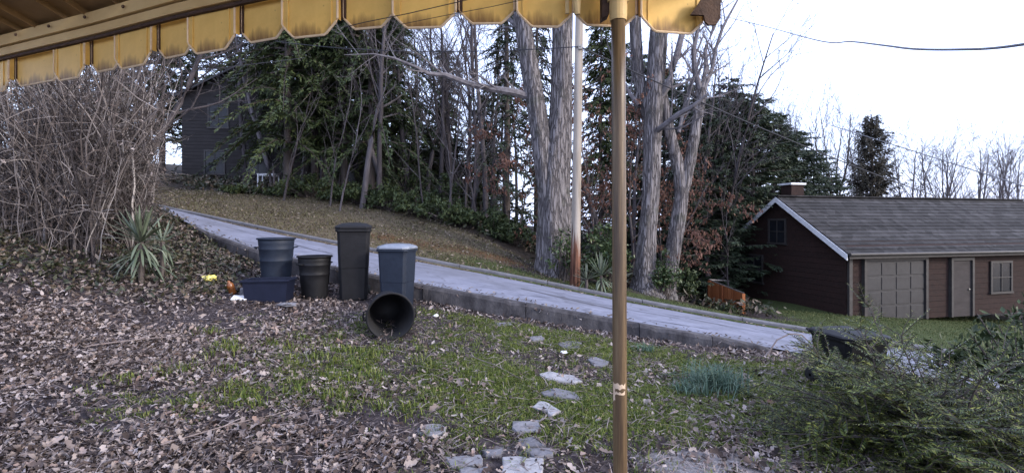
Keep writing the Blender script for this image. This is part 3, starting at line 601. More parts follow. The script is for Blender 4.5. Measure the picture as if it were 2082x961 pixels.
# ------------------------------------------------------------------ ground cover
def cover():
    g = np.random.default_rng(5)
    # fallen leaves on the yard: lobed ones near the porch, simpler ones further off
    x, y = sample(36000, -8.4, 6.5, 3.3, 6.8, leaf_density, g); k = in_view(x, y); x, y = x[k], y[k]
    z = ground_z(x, y) + g.uniform(.002, .04, len(x)); s = np.clip(g.lognormal(-2.92, .40, len(x)), .025, .13)
    h = len(x) // 2
    V1, F1 = scatter(*OAK, np.stack([x, y, z], -1)[:h], rot_basis(h, g, .5), s[:h])
    V2, F2 = scatter(*OAK2, np.stack([x, y, z], -1)[h:], rot_basis(len(x) - h, g, .6), s[h:] * .9)
    x, y = sample(34000, -12, 7, 6.6, 13, leaf_density, g); k = in_view(x, y) & (y < fI(TYN, x) + .02); x, y = x[k], y[k]
    z = ground_z(x, y) + g.uniform(.004, .05, len(x))
    V3, F3 = scatter(*SIMPLE, np.stack([x, y, z], -1), rot_basis(len(x), g, .6), g.uniform(.045, .105, len(x)))
    V = np.concatenate([V1, V2, V3]); Fc = np.concatenate([F1, F2 + len(V1), F3 + len(V1) + len(V2)])
    tag(np_obj('leaf_litter', V, Fc, M['leaf']), 'brown fallen oak leaves strewn over the yard and against the wall', 'leaves', kind='stuff')
    # pale dead grass stems and bits
    x, y = sample(17000, -6.5, 5.5, 3.3, 8.5, lambda a, b: .4 + .4 * leaf_density(a, b), g); k = in_view(x, y) & (y < fI(TYN, x) - .1); x, y = x[k], y[k]; n = len(x)
    tv = [(-.5, -.012, 0), (-.15, -.014, .05), (.2, -.014, .03), (.5, -.006, .0), (.5, .006, 0), (.2, .014, .034), (-.15, .014, .054), (-.5, .012, 0)]
    tf = [(0, 1, 6, 7), (1, 2, 5, 6), (2, 3, 4, 5)]
    V, Fc = scatter(tv, tf, np.stack([x, y, ground_z(x, y) + g.uniform(.012, .04, n)], -1), rot_basis(n, g, .22), g.uniform(.05, .22, n))
    tag(np_obj('twig_litter', V, Fc, M['twig']), 'pale dead stems and bits of twig scattered over the yard', 'twigs', kind='stuff')
    x, y = sample(23000, -8, 6.5, 3.3, 9.5, lambda a, b: .55 + .5 * noise2(a, b, 81, 2.5), g); k = in_view(x, y) & (y < fI(TYN, x) - .02); x, y = x[k], y[k]; n = len(x)
    V, Fc = scatter(*SIMPLE, np.stack([x, y, ground_z(x, y) + g.uniform(.002, .02, n)], -1), rot_basis(n, g, .6), g.uniform(.02, .05, n))
    tag(np_obj('leaf_fragments', V, Fc, M['leaf']), 'small broken bits of dead leaf scattered through the grass', 'leaves', kind='stuff')
    # grass tufts
    tx, ty = sample(30000, -5, 6, 3.6, 9.2, grass_density, g); k = in_view(tx, ty); tx, ty = tx[k], ty[k]
    m = 10; x = np.repeat(tx, m) + g.normal(0, .028, len(tx) * m); y = np.repeat(ty, m) + g.normal(0, .028, len(tx) * m)
    hs = np.repeat(np.where(g.uniform(0, 1, len(tx)) < .12, g.uniform(.055, .095, len(tx)), g.uniform(.025, .05, len(tx))), m) * g.uniform(.6, 1.1, len(tx) * m)
    tag(blades(x, y, ground_z(x, y) - .004, hs, g.uniform(.0028, .0055, len(x)), 1.6, g, M['grass'], 'yard_grass'), 'thin green grass and moss growing in the yard', 'grass', kind='stuff')
    # taller weedy tufts among the leaves at left
    cx, cy = g.uniform(-4.2, -1, 34), g.uniform(4.6, 7.2, 34)
    px_ = [(-1.75, 5.2), (-1.55, 5.55), (-2.2, 5.15), (-2.7, 5.0), (-1.3, 4.95), (-2.6, 5.9), (-2.2, 6.1), (-3.7, 6.3), (-2.9, 6.8), (-.9, 5.3), (-1.9, 5.9), (-2.35, 5.35)]
    cx = np.concatenate([cx, [p[0] for p in px_]]); cy = np.concatenate([cy, [p[1] for p in px_]])
    m = 60; x = np.repeat(cx, m) + g.normal(0, .085, len(cx) * m); y = np.repeat(cy, m) + g.normal(0, .07, len(cx) * m)
    tag(blades(x, y, ground_z(x, y) - .004, g.uniform(.05, .15, len(x)), g.uniform(.004, .007, len(x)), 1.3, g, M['grass'], 'weed_tufts'), 'green weed tufts poking through the fallen leaves at left', 'weeds', kind='stuff')
    # far side: dry grass bank, fallen leaves, green verge
    def bankd(a, b):
        d = b - fI(TYF, a); e = np.interp(a, [-16, -7, -3, -1.2, .9], [5, 6, 5.2, 4.2, 3]); return np.where((d > .2) & (d < e), .9 - .3 * np.clip((a + 1) / 3, 0, 1), 0) * (.55 + .6 * noise2(a, b, 71, 1.2))
    x, y = sample(34000, -18, 1.4, 13, 24, bankd, g)
    tag(blades(x, y, ground_z(x, y) - .01, g.uniform(.03, .10, len(x)), g.uniform(.006, .014, len(x)), 1.3, g, M['drygrass'], 'bank_grass'), 'dry tan grass on the bank beyond the road', 'grass', kind='stuff')
    x, y = sample(3800, -18, 2, 13, 24, bankd, g); n = len(x)
    V, Fc = scatter(*SIMPLE, np.stack([x, y, ground_z(x, y) + g.uniform(.01, .05, n)], -1), rot_basis(n, g, .5), g.uniform(.06, .12, n))
    tag(np_obj('bank_leaves', V, Fc, M['leafbank']), 'dead leaves scattered over the bank beyond the road', 'leaves', kind='stuff')
    # leaves blown along both edges of the road
    xx = g.uniform(-9, 9, 700); near = g.uniform(0, 1, 700) < .55; yn_, yf_ = fI(TYN, xx) + .2, fI(TYF, xx) - .02; off = np.abs(g.normal(0, .22, 700)); yy = np.where(near, yn_ + off, yf_ - off * .7); n = 700
    V, Fc = scatter(*SIMPLE, np.stack([xx, yy, road_z(xx, yy) + g.uniform(.008, .03, n)], -1), rot_basis(n, g, .35), g.uniform(.05, .10, n))
    tag(np_obj('road_leaves', V, Fc, M['leafbank']), 'dead leaves blown along the edges of the road', 'leaves', kind='stuff')
    def verge(a, b):
        d = b - fI(TYF, a); e = np.where(a < 1.2, 1.3, np.interp(a, [1.2, 3.7, 5.8, 8, 10, 20], [1.6, 2.6, 3.2, 4, 7, 12])); return np.where((d > .19) & (d < e), np.clip((a + 4.5) / 3, 0, 1), 0) * (.6 + .7 * noise2(a, b, 72, 1.5))
    x, y = sample(42000, -4, 22, 8, 21, verge, g)
    tag(blades(x, y, ground_z(x, y) - .01, g.uniform(.025, .075, len(x)), g.uniform(.005, .011, len(x)), 1.2, g, M['lawn'], 'verge_grass'), 'short green grass on the verge beyond the road', 'grass', kind='stuff')
    # ivy and dead leaves over the steep bit at the left end of the wall
    def ivyd(a, b):
        yn = fI(TYN, a); return np.clip((-4.6 - a) / 1.4, 0, 1) * np.clip((b - 7.3 - .25 * (a + 6)) / 1.0, 0, 1) * np.where(b < yn + .12, 1, 0) * (.65 + .7 * noise2(a, b, 73, 1.4))
    x, y = sample(13000, -12, -4.4, 7, 16, ivyd, g); n = len(x)
    V, Fc = scatter(*SIMPLE, np.stack([x, y, ground_z(x, y - .1) + g.uniform(.01, .16, n)], -1), rot_basis(n, g, .6), g.uniform(.07, .13, n) )
    tag(np_obj('ivy_cover', V, Fc, M['ivy']), 'dark ivy and dead leaves covering the bank below the vine thicket', 'ivy', kind='stuff')
    # low evergreen scrub along the wood's edge
    def scrub(a, b):
        d = b - fI(TYF, a); e = np.interp(a, [-18, -7, -3, -1.2, .9, 3.7, 8], [5, 6, 5.2, 4.0, 3.2, 3.0, 4.6]); return np.where((d > e - .5) & (d < e + 9), np.clip((9 - a) / 1, 0, 1), 0) * np.clip(.35 + 1.2 * noise2(a, b, 74, .8), 0, 1)
    x, y = sample(15000, -20, 9, 14, 30, scrub, g); n = len(x)
    V, Fc = scatter(*SIMPLE, np.stack([x, y, ground_z(x, y) + g.uniform(.02, .45, n)], -1), rot_basis(n, g, .7), g.uniform(.10, .26, n))
    tag(np_obj('undergrowth', V, Fc, M['ivy']), 'dark low undergrowth along the edge of the wood', 'undergrowth', kind='stuff')
cover()
# a few long dead sticks lying in the yard
def stick(a, b, r, label, bend=.02):
    pts = []; A_, B_ = Vector(a), Vector(b)
    for i in range(7):
        t = i / 6; p = A_.lerp(B_, t); p.x += rnd.uniform(-bend, bend); p.y += rnd.uniform(-bend, bend); p.z = gz(p.x, p.y) + .03 + .02 * math.sin(t * 3); pts.append(p)
    base = pts[0].copy(); mb = MB().tube([p - base for p in pts], [r * (1 - .6 * i / 6) for i in range(7)], 5)
    k = pts[3] - base; mb.tube([k, k + Vector((.08, .06, .03)), k + Vector((.13, .14, .035))], [r * .6, r * .45, r * .2], 4)
    o = mb.build('fallen_stick', M['twig']); o.location = base; tag(o, label, 'stick', 'fallen sticks in the yard')
stick((-2.95, 3.9, 0), (-2.1, 4.75, 0), .008, 'long thin pale stick lying among the leaves at bottom left')
stick((-5.2, 6.0, 0), (-4.4, 6.6, 0), .010, 'thin stick lying in the leaves at the far left edge of the yard')
stick((-.55, 6.5, 0), (.12, 5.7, 0), .006, 'thin curved stem lying across the mossy grass in mid yard')

# ------------------------------------------------------------------ trees
def unit(v): return v / (np.linalg.norm(v) + 1e-9)
def grow(r, p, d, L, rad, lvl, maxl, big, small, cfg):
    seg = cfg.get('seg', .5) * (1, .8, .6, .45, .35)[min(lvl, 4)]; n = max(3, min(14, int(L / seg)))
    pts = [p.copy()]; rr = [rad]; d = d.normalized(); step = L / n; wig = cfg.get('wig', .12) * (1 + .5 * lvl); tips = []
    for i in range(n):
        d = d + Vector((r.gauss(0, wig), r.gauss(0, wig), r.gauss(0, wig * .6) + cfg.get('up', .05) * (0 if lvl == 0 else 1)))
        d.normalize(); pts.append(pts[-1] + d * step); rr.append(rad * (1 - (1 - cfg.get('taper', .25)) * (i + 1) / n)); tips.append(d.copy())
    (big if lvl <= 0 else small).tube(pts, rr, (8, 5, 4, 3, 3)[min(lvl, 4)], cap=False)
    if lvl >= maxl: return
    nc = cfg['kids'][lvl]; lo = cfg.get('lo', (.35, .2, .15, .1))[lvl]
    for k in range(nc):
        t = lo + (1 - lo) * (k + r.random()) / nc; i = min(int(t * n), n - 1)
        base = pts[i].lerp(pts[i + 1], t * n - i); ax = tips[i]
        side = ax.cross(Vector((r.gauss(0, 1), r.gauss(0, 1), r.gauss(0, 1)))); side.normalize()
        ang = r.uniform(*cfg.get('ang', (.5, 1.05))); nd = ax * math.cos(ang) + side * math.sin(ang)
        grow(r, base, nd, L * cfg.get('ratio', .48) * r.uniform(.6, 1.15) * (1.15 - .5 * t), max(rr[i] * .5 * r.uniform(.7, 1), cfg.get('rmin', .004)), lvl + 1, maxl, big, small, cfg)

def bare_tree_meshes(seed, H, R, cfg, mat=None):
    r = random.Random(seed); a, b = MB(), MB(); grow(r, Vector((0, 0, -.3)), Vector((r.uniform(-.05, .05), r.uniform(-.05, .05), 1)), H, R, 0, cfg.get('levels', 3), a, b, cfg)
    mat = mat or M['bark_grey']
    return a.mesh('trunk', mat, True), b.mesh('crown', mat)
def conifer_meshes(seed, H, R, r0, mat, gap=.32, droop=.25, low=.08, dens=1.0, sz=.30, loose=.25, power=.85):
    r = random.Random(seed); tr = MB(); br = MB(); n = 10
    tr.tube([(r.uniform(-.03, .03), r.uniform(-.03, .03), -.3 + (H + .3) * i / n) for i in range(n + 1)], [r0 * (1 - .93 * i / n) + .01 for i in range(n + 1)], 7, cap=False)
    P, D, S, L = [], [], [], []
    h = H * low
    while h < H * .985:
        f = (h - H * low) / (H * (1 - low)); Rl = R * (1 - f) ** power * r.uniform(1 - loose * 1.6, 1 + loose) + .12; nb = r.choice((2, 3, 3, 4))
        a0 = r.uniform(0, 6.28)
        for k in range(nb):
            a = a0 + 6.28 * k / nb + r.uniform(-.5, .5); Lb = Rl * r.uniform(.65, 1.1); m = max(3, int(Lb / .3)); up = r.uniform(-.05, .35)
            pts = []
            for i in range(m + 1):
                t = i / m; rr = Lb * t; z = h + up * rr - droop * rr * t * (1.0 + .25 * Lb); pts.append(Vector((math.cos(a) * rr + r.uniform(-.03, .03), math.sin(a) * rr + r.uniform(-.03, .03), z)))
            br.tube(pts, [max(.004, .012 + .011 * Lb) * (1 - .85 * i / m) for i in range(m + 1)], 3, cap=False)
            ax = Vector((math.cos(a), math.sin(a), 0)); sd = Vector((-math.sin(a), math.cos(a), 0))
            q = int(Lb * 11 * dens) + 3
            for j in range(q):
                t = .12 + .88 * (j + r.random()) / q
                if r.random() > .35 + 1.2 * t: continue
                i = min(int(t * m), m - 1); p = pts[i].lerp(pts[i + 1], t * m - i)
                for s_ in (-1, 1):
                    wl_ = sz * (1.3 - .75 * t) * r.uniform(.6, 1.5); dd = (ax * r.uniform(.35, .9) + sd * s_ * r.uniform(.4, 1) + Vector((0, 0, r.uniform(-.55, .15)))).normalized()
                    P.append(p); D.append(dd); L.append(wl_)
                    P.append(p + dd * wl_ * .5); D.append((dd + sd * -s_ * .7 + Vector((0, 0, r.uniform(-.6, .1)))).normalized()); L.append(wl_ * .7)
        h += gap * r.uniform(.6, 1.3) * (1 - .45 * f)
    P = np.array(P); D = np.array(D); L = np.array(L); g = np.random.default_rng(seed); n = len(P)
    up = np.tile([0, 0, 1.0], (n, 1)) + g.normal(0, .45, (n, 3)); X = np.cross(D, up); X /= np.linalg.norm(X, axis=1)[:, None] + 1e-9; Z = np.cross(X, D)
    B = np.stack([X, D, Z], -1)
    tv = [(0, 0, 0), (.13, .3, -.02), (.06, .45, .0), (.12, .62, -.03), (0, 1, -.1), (-.12, .58, -.03), (-.06, .45, 0), (-.13, .26, -.02)]
    tf = [(0, 1, 2, 7), (7, 2, 6, 6)][:1] + [(2, 3, 5, 6), (3, 4, 5, 5)][:1]
    tfi = [(0, 1, 7), (1, 2, 6), (1, 6, 7), (2, 3, 5), (2, 5, 6), (3, 4, 5)]
    V, Fc = scatter(tv, tfi, P, B, L)
    return tr.mesh('trunk', M['bark'], True), br.mesh('limbs', M['bark']), np_mesh('crown', V, Fc, mat)
def place(name, meshes, loc, scale, rz, label, cat, group, names=('trunk', 'crown'), lean=(0, 0)):
    e = empty(name, loc, rz); e.rotation_euler = (lean[0], lean[1], rz); e.scale = (scale[0], scale[0], scale[1]) if isinstance(scale, tuple) else (scale,) * 3
    for nm, me in zip(names, meshes):
        o = link(bpy.data.objects.new(nm, me), e)
        if nm == 'limbs': o['kind'] = 'stuff'
    tag(e, label, cat, group); return e

HEM = [conifer_meshes(s, 13, 3.0, .19, M['needle'], .26, .32, .165, 1.35, .32, .40, .46) for s in (1, 2, 3)]
SPR = [conifer_meshes(s, 13, 2.1, .17, M['needle_blue'], .30, .42, .05, 1.0, .28, .28, .8) for s in (4, 5)]
PIN = [conifer_meshes(s, 10, 2.9, .16, M['needle_blue'], .28, .06, .03, 1.7, .30, .40, .5) for s in (6, 7, 8)]
CED = conifer_meshes(9, 9, 2.3, .16, M['needle_red'], .17, -.30, .02, 1.9, .25, .25, .72)
CN = ('trunk', 'limbs', 'crown')
BCFG = {'rmin': .009, 'kids': (15, 7, 6, 4), 'levels': 3, 'seg': .8, 'wig': .07, 'up': .07, 'ratio': .42, 'lo': (.3, .2, .15, .1), 'ang': (.4, .95), 'taper': .15}
BARE = [bare_tree_meshes(s, 12, .16, BCFG) for s in (20, 21, 22, 23)]
SCFG = {'kids': (9, 5, 4), 'levels': 2, 'seg': .6, 'wig': .09, 'up': .09, 'ratio': .40, 'lo': (.2, .2, .15), 'ang': (.35, .9), 'taper': .2}
SAP = [bare_tree_meshes(s, 7, .055, SCFG) for s in (30, 31, 32)]
def gp(u, Y): x_ = (u - 1041) / F * Y; return (x_, Y, gz(x_, Y) - .05)

# dark hemlocks behind the bank at left (each its own tree)
HG = 'hemlocks in the wood behind the bank'
for i, (u, Y, s, z) in enumerate([(585, 21.5, 1.0, 1.1), (640, 23.0, .95, 1.15), (700, 22.5, .85, 1.1), (755, 22.0, .95, 1.2), (800, 27, .8, 1.0), (545, 30, 1.0, 1.05), (470, 33, 1.1, 1.1), (400, 36, 1.1, 1.1), (330, 34, 1.1, 1.0), (905, 33, .8, .8), (250, 33, 1.2, 1.0), (100, 30, 1.2, 1.0), (620, 36, 1, 1), (730, 38, 1, 1), (680, 31, .9, 1.0), (820, 27, .55, .36), (875, 28, .6, .34), (930, 28.5, .6, .33), (975, 31, .65, .36), (850, 38, .8, .5), (1000, 40, .8, .45), (590, 28, .95, 1.1), (665, 26, .8, 1.15), (775, 30, .9, 1.15)]):
    place('hemlock_tree', HEM[i % 3], gp(u, Y), (s, z), i * 1.7, 'tall dark green hemlock standing in the wood behind the dry grass bank', 'conifer tree', HG, CN)
place('spruce_tree', SPR[0], gp(1030, 21), (1.0, 1.15), .3, 'dark drooping spruce just left of the great forked trunk', 'conifer tree', None, CN)
place('spruce_tree', SPR[1], gp(1092, 23), (.9, 1.1), 1.3, 'dark spruce standing behind the great forked trunk', 'conifer tree', None, CN)
place('spruce_tree', HEM[1], gp(985, 27), (.6, .55), 2.3, 'short dark evergreen among bare stems left of the drooping spruce', 'conifer tree', None, CN)
place('spruce_tree', HEM[2], gp(1222, 24), (.85, 1.0), 3.3, 'dark evergreen behind the bare beech between the pole and the awning post', 'conifer tree', None, CN)
PG = 'evergreens behind the lawn at right'
pines = [(1425, 22, 1.0, 185), (1482, 24, .95, 150), (1530, 22.5, 1.0, 195), (1572, 25, 1.0, 222), (1620, 26, .95, 262), (1655, 30, .9, 300), (1455, 27, 1.05, 190), (1395, 26, 1.0, 150), (1510, 29, 1.1, 185), (1350, 28, 1.0, 120), (1300, 27, 1.0, 100), (1255, 30, 1.0, 80), (1400, 20.5, .8, 330), (1470, 21, .9, 300), (1595, 29, 1.1, 262), (1690, 33, .8, 345)]
for i, (u, Y, s, tv_) in enumerate(pines):
    place('pine_tree', PIN[i % 3], gp(u, Y), (s, (CAMZ + (HOR - tv_) / F * Y - gp(u, Y)[2]) / 10.0), i * 2.1, 'green pine in the evergreen screen behind the right-hand lawn', 'conifer tree', PG, CN)
place('cedar_tree', CED, gp(1772, 34), (1.35, 1.34), .5, 'lone conical brownish cedar rising behind the roof at right', 'conifer tree', None, CN)
place('cedar_tree', CED, gp(1975, 36), (1.1, .8), 2.5, 'smaller brownish cedar at the far right behind the roof', 'conifer tree', None, CN)
# slender bare trees
BG = 'bare trees in the wood'
r = random.Random(99)
spots = [(u, Y) for u, Y in [(735, 19.5), (770, 20), (790, 21.5), (830, 24), (870, 26), (915, 24), (960, 22), (990, 20.5), (940, 30), (890, 35), (850, 33), (1005, 34), (970, 40), (1050, 30), (1230, 22), (1265, 27), (1190, 30), (1290, 22), (1410, 20), (1440, 20.5), (1470, 21), (1390, 23), (560, 25), (500, 27), (610, 26), (655, 28), (910, 28), (945, 26), (975, 29), (1000, 25), (860, 29), (835, 36), (1010, 30), (895, 23), (885, 31), (925, 44), (1020, 48), (870, 46), (800, 40), (760, 44)]]
for i, (u, Y) in enumerate(spots):
    place('bare_tree', BARE[i % 4], gp(u, Y), (r.uniform(.7, .95), r.uniform(.85, 1.1)), r.uniform(0, 6.28), 'slender leafless tree in the wood beyond the road', 'bare tree', BG)
FG = 'bare trees far off behind the roof'
for i in range(46):
    u = 1530 + i * 13 + r.uniform(-14, 14); Y = r.uniform(36, 60); top = np.interp(u, [1540, 1600, 1700, 1760, 1840, 1900, 2100], [205, 215, 195, 270, 300, 285, 280]) + r.uniform(-20, 30)
    Hh = CAMZ + (HOR - top) / F * Y - gp(u, Y)[2]
    place('bare_tree', BARE[i % 4], gp(u, Y), (r.uniform(.75, 1.0), Hh / 12.6), r.uniform(0, 6.28), 'far leafless tree behind the roof at right', 'bare tree', FG)
LG = 'bare saplings at the wood edge'
for i in range(34):
    u = r.choice([r.uniform(480, 1100), r.uniform(1180, 1500), r.uniform(820, 1060)]); Y = r.uniform(18.5, 26)
    place('bare_sapling', SAP[i % 3], gp(u, Y), (r.uniform(.7, 1.1), r.uniform(.6, 1.1)), r.uniform(0, 6.28), 'thin leafless sapling at the edge of the wood', 'sapling', LG)

# ------------------------------------------------------------------ the three great old trees, stems followed from the photo
def hero(name, label, stems, branches, seed, mat, cat='bare tree', limb_kids=True, cfg=None):
    base = stems[0][1]; org = at(base[0][0], base[0][1], stems[0][0]); org.z = gz(org.x, org.y) - .1; e = empty(name, org); tr, cr = MB(), MB(); r = random.Random(seed)
    for Y, pts in stems:
        P = [at(u, v, Y) for u, v, _ in pts]; R = [q[2] for q in pts]
        # resample with a little wander so the stem is not a clean cone
        PP, RR = [], []
        for i in range(len(P) - 1):
            for k in range(8):
                t = k / 8; p = P[i].lerp(P[i + 1], t); a = R[i] * (1 - t) + R[i + 1] * t
                w1, w2 = noise2(np.array([p.z * .9, p.z * .9 + 40]), np.array([0., 0.]), seed + 7, 1.0); PP.append(p + Vector((w1 * .12 * a, w2 * .12 * a, 0))); RR.append(a)
        PP.append(P[-1]); RR.append(R[-1]); n = 52; b = len(tr.v)
        tr.tube([p - org for p in PP], RR, n, cap=False)
        W = np.tile(np.arange(n) * 2 * np.pi / n, (len(PP), 1)); Rm = np.array(RR)[:, None]; Z = np.array([p.z for p in PP])[:, None] + 0 * W
        wr = W + .25 * np.sin(Z * .8 + seed)
        rid = 1 - np.abs(noise2(wr * (4 + 10 * Rm), Z * 1.1, seed + 1, 1.1)) * 2.2; lob = np.sin(3 * wr + seed) * .05 + np.sin(5 * wr - Z * .3) * .035 + noise2(wr * 2, Z * 1.5, seed + 2, 1.0) * .05
        knot = np.clip(noise2(wr * 1.5, Z * 2.2, seed + 3, 1.6) - .42, 0, 1) * .5
        f = 1 + lob + knot + rid * np.minimum(.03 / Rm, .09)
        f[-1] = 1
        C = np.repeat(np.array([tuple(p - org) for p in PP]), n, axis=0); A0 = np.array(tr.v[b:b + n * len(PP)]); A1 = C + (A0 - C) * f.reshape(-1, 1); tr.v[b:b + n * len(PP)] = [tuple(v_) for v_ in A1.tolist()]
    cfg = cfg or {'kids': (6, 5, 4, 3), 'levels': 3, 'seg': .5, 'wig': .10, 'up': .04, 'ratio': .5, 'lo': (.25, .2, .15, .1), 'ang': (.4, 1.0), 'taper': .2}
    for Y, pts, kids in branches:
        P = [at(u, v, Y + dy) - org for u, v, _, dy in pts]; R = [q[2] for q in pts]; cr.tube(P, R, 7, cap=False)
        for k in range(kids):
            t = (k + r.random()) / kids * (len(P) - 1); i = min(int(t), len(P) - 2); p = P[i].lerp(P[i + 1], t - i); ax = (P[i + 1] - P[i]).normalized()
            sd = ax.cross(Vector((r.gauss(0, 1), r.gauss(0, 1), r.gauss(0, 1)))).normalized(); ang = r.uniform(.4, 1.0)
            grow(r, p, ax * math.cos(ang) + sd * math.sin(ang), r.uniform(.7, 1.8), max(.01, R[i] * .4), 1, 3, tr, cr, cfg)
    tr.build('trunk', mat, e, True); cr.build('crown', M['bark_limb'], e); tag(e, label, cat); return e

hero('great_forked_tree', 'huge pale grey forked trunk right beside the utility pole', [
    (15, [(1133, 590, .95), (1133, 562, .80), (1131, 540, .66), (1127, 500, .55), (1126, 450, .50), (1127, 400, .47), (1129, 350, .45), (1134, 300, .40), (1139, 240, .33), (1142, 170, .30), (1144, 90, .28), (1146, 20, .27), (1156, -90, .26), (1166, -200, .2)]),
    (14.9, [(1118, 420, .30), (1110, 350, .30), (1101, 290, .29), (1092, 230, .27), (1083, 170, .255), (1073, 110, .245), (1064, 55, .235), (1050, -20, .21), (1030, -120, .17)])],
    [(14.9, [(1078, 197, .13, 0), (1040, 187, .12, -.2), (1000, 181, .10, -.4), (950, 170, .09, -.6), (905, 153, .075, -.8), (870, 150, .06, -.9), (845, 136, .045, -1), (800, 118, .03, -1.1), (760, 110, .02, -1.2), (700, 112, .01, -1.2)], 9),
     (15, [(1150, 20, .12, 0), (1120, -60, .1, -.5), (1060, -120, .07, -1), (990, -140, .03, -1.4)], 8),
     (15, [(1060, 60, .08, 0), (1010, 20, .06, .4), (950, 5, .045, .8), (900, -20, .02, 1)], 8),
     (15, [(1155, -40, .14, 0), (1200, -120, .1, .6), (1260, -160, .06, 1)], 6)], 5, M['bark_pale'])
hero('great_double_tree', 'large pale grey trunk with twin stems right behind the awning post', [
    (15, [(1311, 625, .75), (1311, 596, .56), (1311, 572, .39), (1312, 540, .30), (1316, 480, .255), (1320, 420, .245), (1324, 350, .245), (1326, 290, .25), (1328, 230, .26), (1333, 160, .25), (1338, 90, .245), (1342, 20, .22), (1350, -80, .18)]),
    (15.2, [(1324, 250, .18), (1308, 205, .17), (1298, 150, .165), (1293, 90, .165), (1291, 40, .16), (1285, -60, .14)])],
    [(15, [(1340, 200, .13, 0), (1362, 165, .12, -.2), (1374, 120, .10, -.3), (1385, 75, .09, -.4), (1393, 30, .07, -.4), (1400, -60, .04, -.4)], 8),
     (15, [(1345, 60, .10, 0), (1360, 10, .08, .3), (1385, -60, .06, .5)], 6),
     (15, [(1300, 215, .08, 0), (1280, 190, .06, .3), (1258, 150, .04, .6), (1235, 90, .02, .9)], 6),
     (15, [(1330, 270, .09, 0), (1350, 255, .085, -.5), (1380, 232, .08, -.9), (1410, 215, .06, -1.2), (1440, 190, .03, -1.4)], 6)], 6, M['bark_pale'])
hero('forked_sycamore', 'smaller pale forked tree with crooked stems on the verge edge', [
    (15.4, [(1350, 620, .45), (1352, 592, .33), (1358, 567, .25), (1368, 510, .215), (1378, 450, .21), (1385, 400, .2), (1380, 350, .175), (1370, 310, .165), (1360, 265, .155), (1352, 215, .13), (1340, 150, .10), (1332, 80, .08)]),
    (15.4, [(1384, 405, .16), (1394, 370, .16), (1405, 310, .155), (1415, 255, .15), (1424, 205, .15), (1427, 180, .13)])],
    [(15.4, [(1425, 190, .10, 0), (1412, 140, .085, -.1), (1410, 100, .07, -.2), (1420, 55, .055, -.3), (1435, 5, .045, -.4), (1440, -60, .03, -.4)], 9),
     (15.4, [(1426, 185, .09, 0), (1436, 140, .075, .2), (1434, 100, .06, .3), (1450, 60, .055, .4), (1458, 20, .045, .4), (1478, -30, .03, .5)], 9),
     (15.4, [(1428, 190, .08, 0), (1448, 140, .065, .4), (1455, 100, .055, .6), (1468, 60, .05, .7), (1478, 40, .04, .8), (1500, 0, .03, 1)], 10),
     (15.4, [(1380, 270, .06, 0), (1395, 200, .05, .3), (1412, 150, .04, .4), (1425, 110, .03, .5)], 6)], 8, M['bark_pale'])
# a short dark drooping limb and beech saplings that kept their rust-coloured leaves
def beech(u, Y, H, seed, label, nleaf):
    r = random.Random(seed); a, b = MB(), MB(); cfg = {'kids': (12, 6, 4), 'levels': 2, 'seg': .5, 'wig': .10, 'up': .02, 'ratio': .5, 'lo': (.15, .2, .15), 'ang': (.7, 1.3), 'taper': .2}
    e = empty('beech_sapling', gp(u, Y)); grow(r, Vector((0, 0, -.1)), Vector((r.uniform(-.1, .1), 0, 1)), H, .06, 0, 2, a, b, cfg)
    a.build('trunk', M['bark_grey'], e, True); b.build('twigs', M['bark'], e)
    g = np.random.default_rng(seed); bv = np.array(b.v); pos = bv[g.integers(0, len(bv), nleaf)] + g.normal(0, .05, (nleaf, 3)); pos[:, 2] -= .05
    B = rot_basis(nleaf, g, .5); B = B @ np.array([[1, 0, 0], [0, 0, 1], [0, -1, 0]], float)       # hanging
    V, Fc = scatter(*SIMPLE, pos, B, g.uniform(.07, .14, nleaf)); np_obj('foliage', V, Fc, M['russet'], e)
    tag(e, label, 'beech tree')
beech(1222, 16.4, 6.4, 51, 'beech sapling with rust-brown leaves between the pole and the awning post', 2600)
beech(1338, 16.2, 4.4, 52, 'beech sapling with rust-brown leaves right of the awning post', 1700)
beech(1285, 17.6, 6.6, 53, 'taller rust-leaved beech behind the awning post', 2000)
beech(1120, 16.8, 6.0, 54, 'thin rust-leaved beech against the great forked trunk', 700)

# ------------------------------------------------------------------ shrubs
def leafy_shrub(name, loc, rx, rz_, nst, nl, seed, label, cat, mat, size=(.08, .15), group=None, hang=.6, stemmat=None):
    r = random.Random(seed); g = np.random.default_rng(seed); e = empty(name, loc); st = MB(); P, D = [], []
    for i in range(nst):
        a = r.uniform(0, 6.28); q = r.random() ** .6; tip = Vector((math.cos(a) * rx * q, math.sin(a) * rx * q, rz_ * (1 - .55 * q * q) * r.uniform(.45, 1.05))); m = tip * .5 + Vector((r.uniform(-.1, .1), r.uniform(-.1, .1), rz_ * .08))
        st.tube([Vector((r.uniform(-.1, .1), r.uniform(-.1, .1), -.05)), m, tip], [.018, .012, .005], 4, cap=False)
        for k in range(nl):
            t = 1 - abs(r.gauss(0, .22)); t = max(.15, t); p = (Vector((0, 0, 0)).lerp(m, t * 2) if t < .5 else m.lerp(tip, t * 2 - 1)); P.append(p + Vector((r.gauss(0, .06), r.gauss(0, .06), r.gauss(0, .06))))
    st.build('stems', stemmat or M['bark'], e); n = len(P); V, Fc = scatter(*SIMPLE, np.array(P), rot_basis(n, g, hang), g.uniform(*size, n))
    np_obj('foliage', V, Fc, mat, e); tag(e, label, cat, group); return e
leafy_shrub('rhododendron', gp(1232, 14.4), .85, 1.9, 60, 34, 1, 'glossy green rhododendron between the utility pole and the awning post', 'shrub', M['rhodo'], (.10, .17))
leafy_shrub('rhododendron', gp(1145, 14.0), .55, 1.5, 22, 24, 2, 'sparse rhododendron at the foot of the great forked trunk', 'shrub', M['rhodo'], (.10, .16))
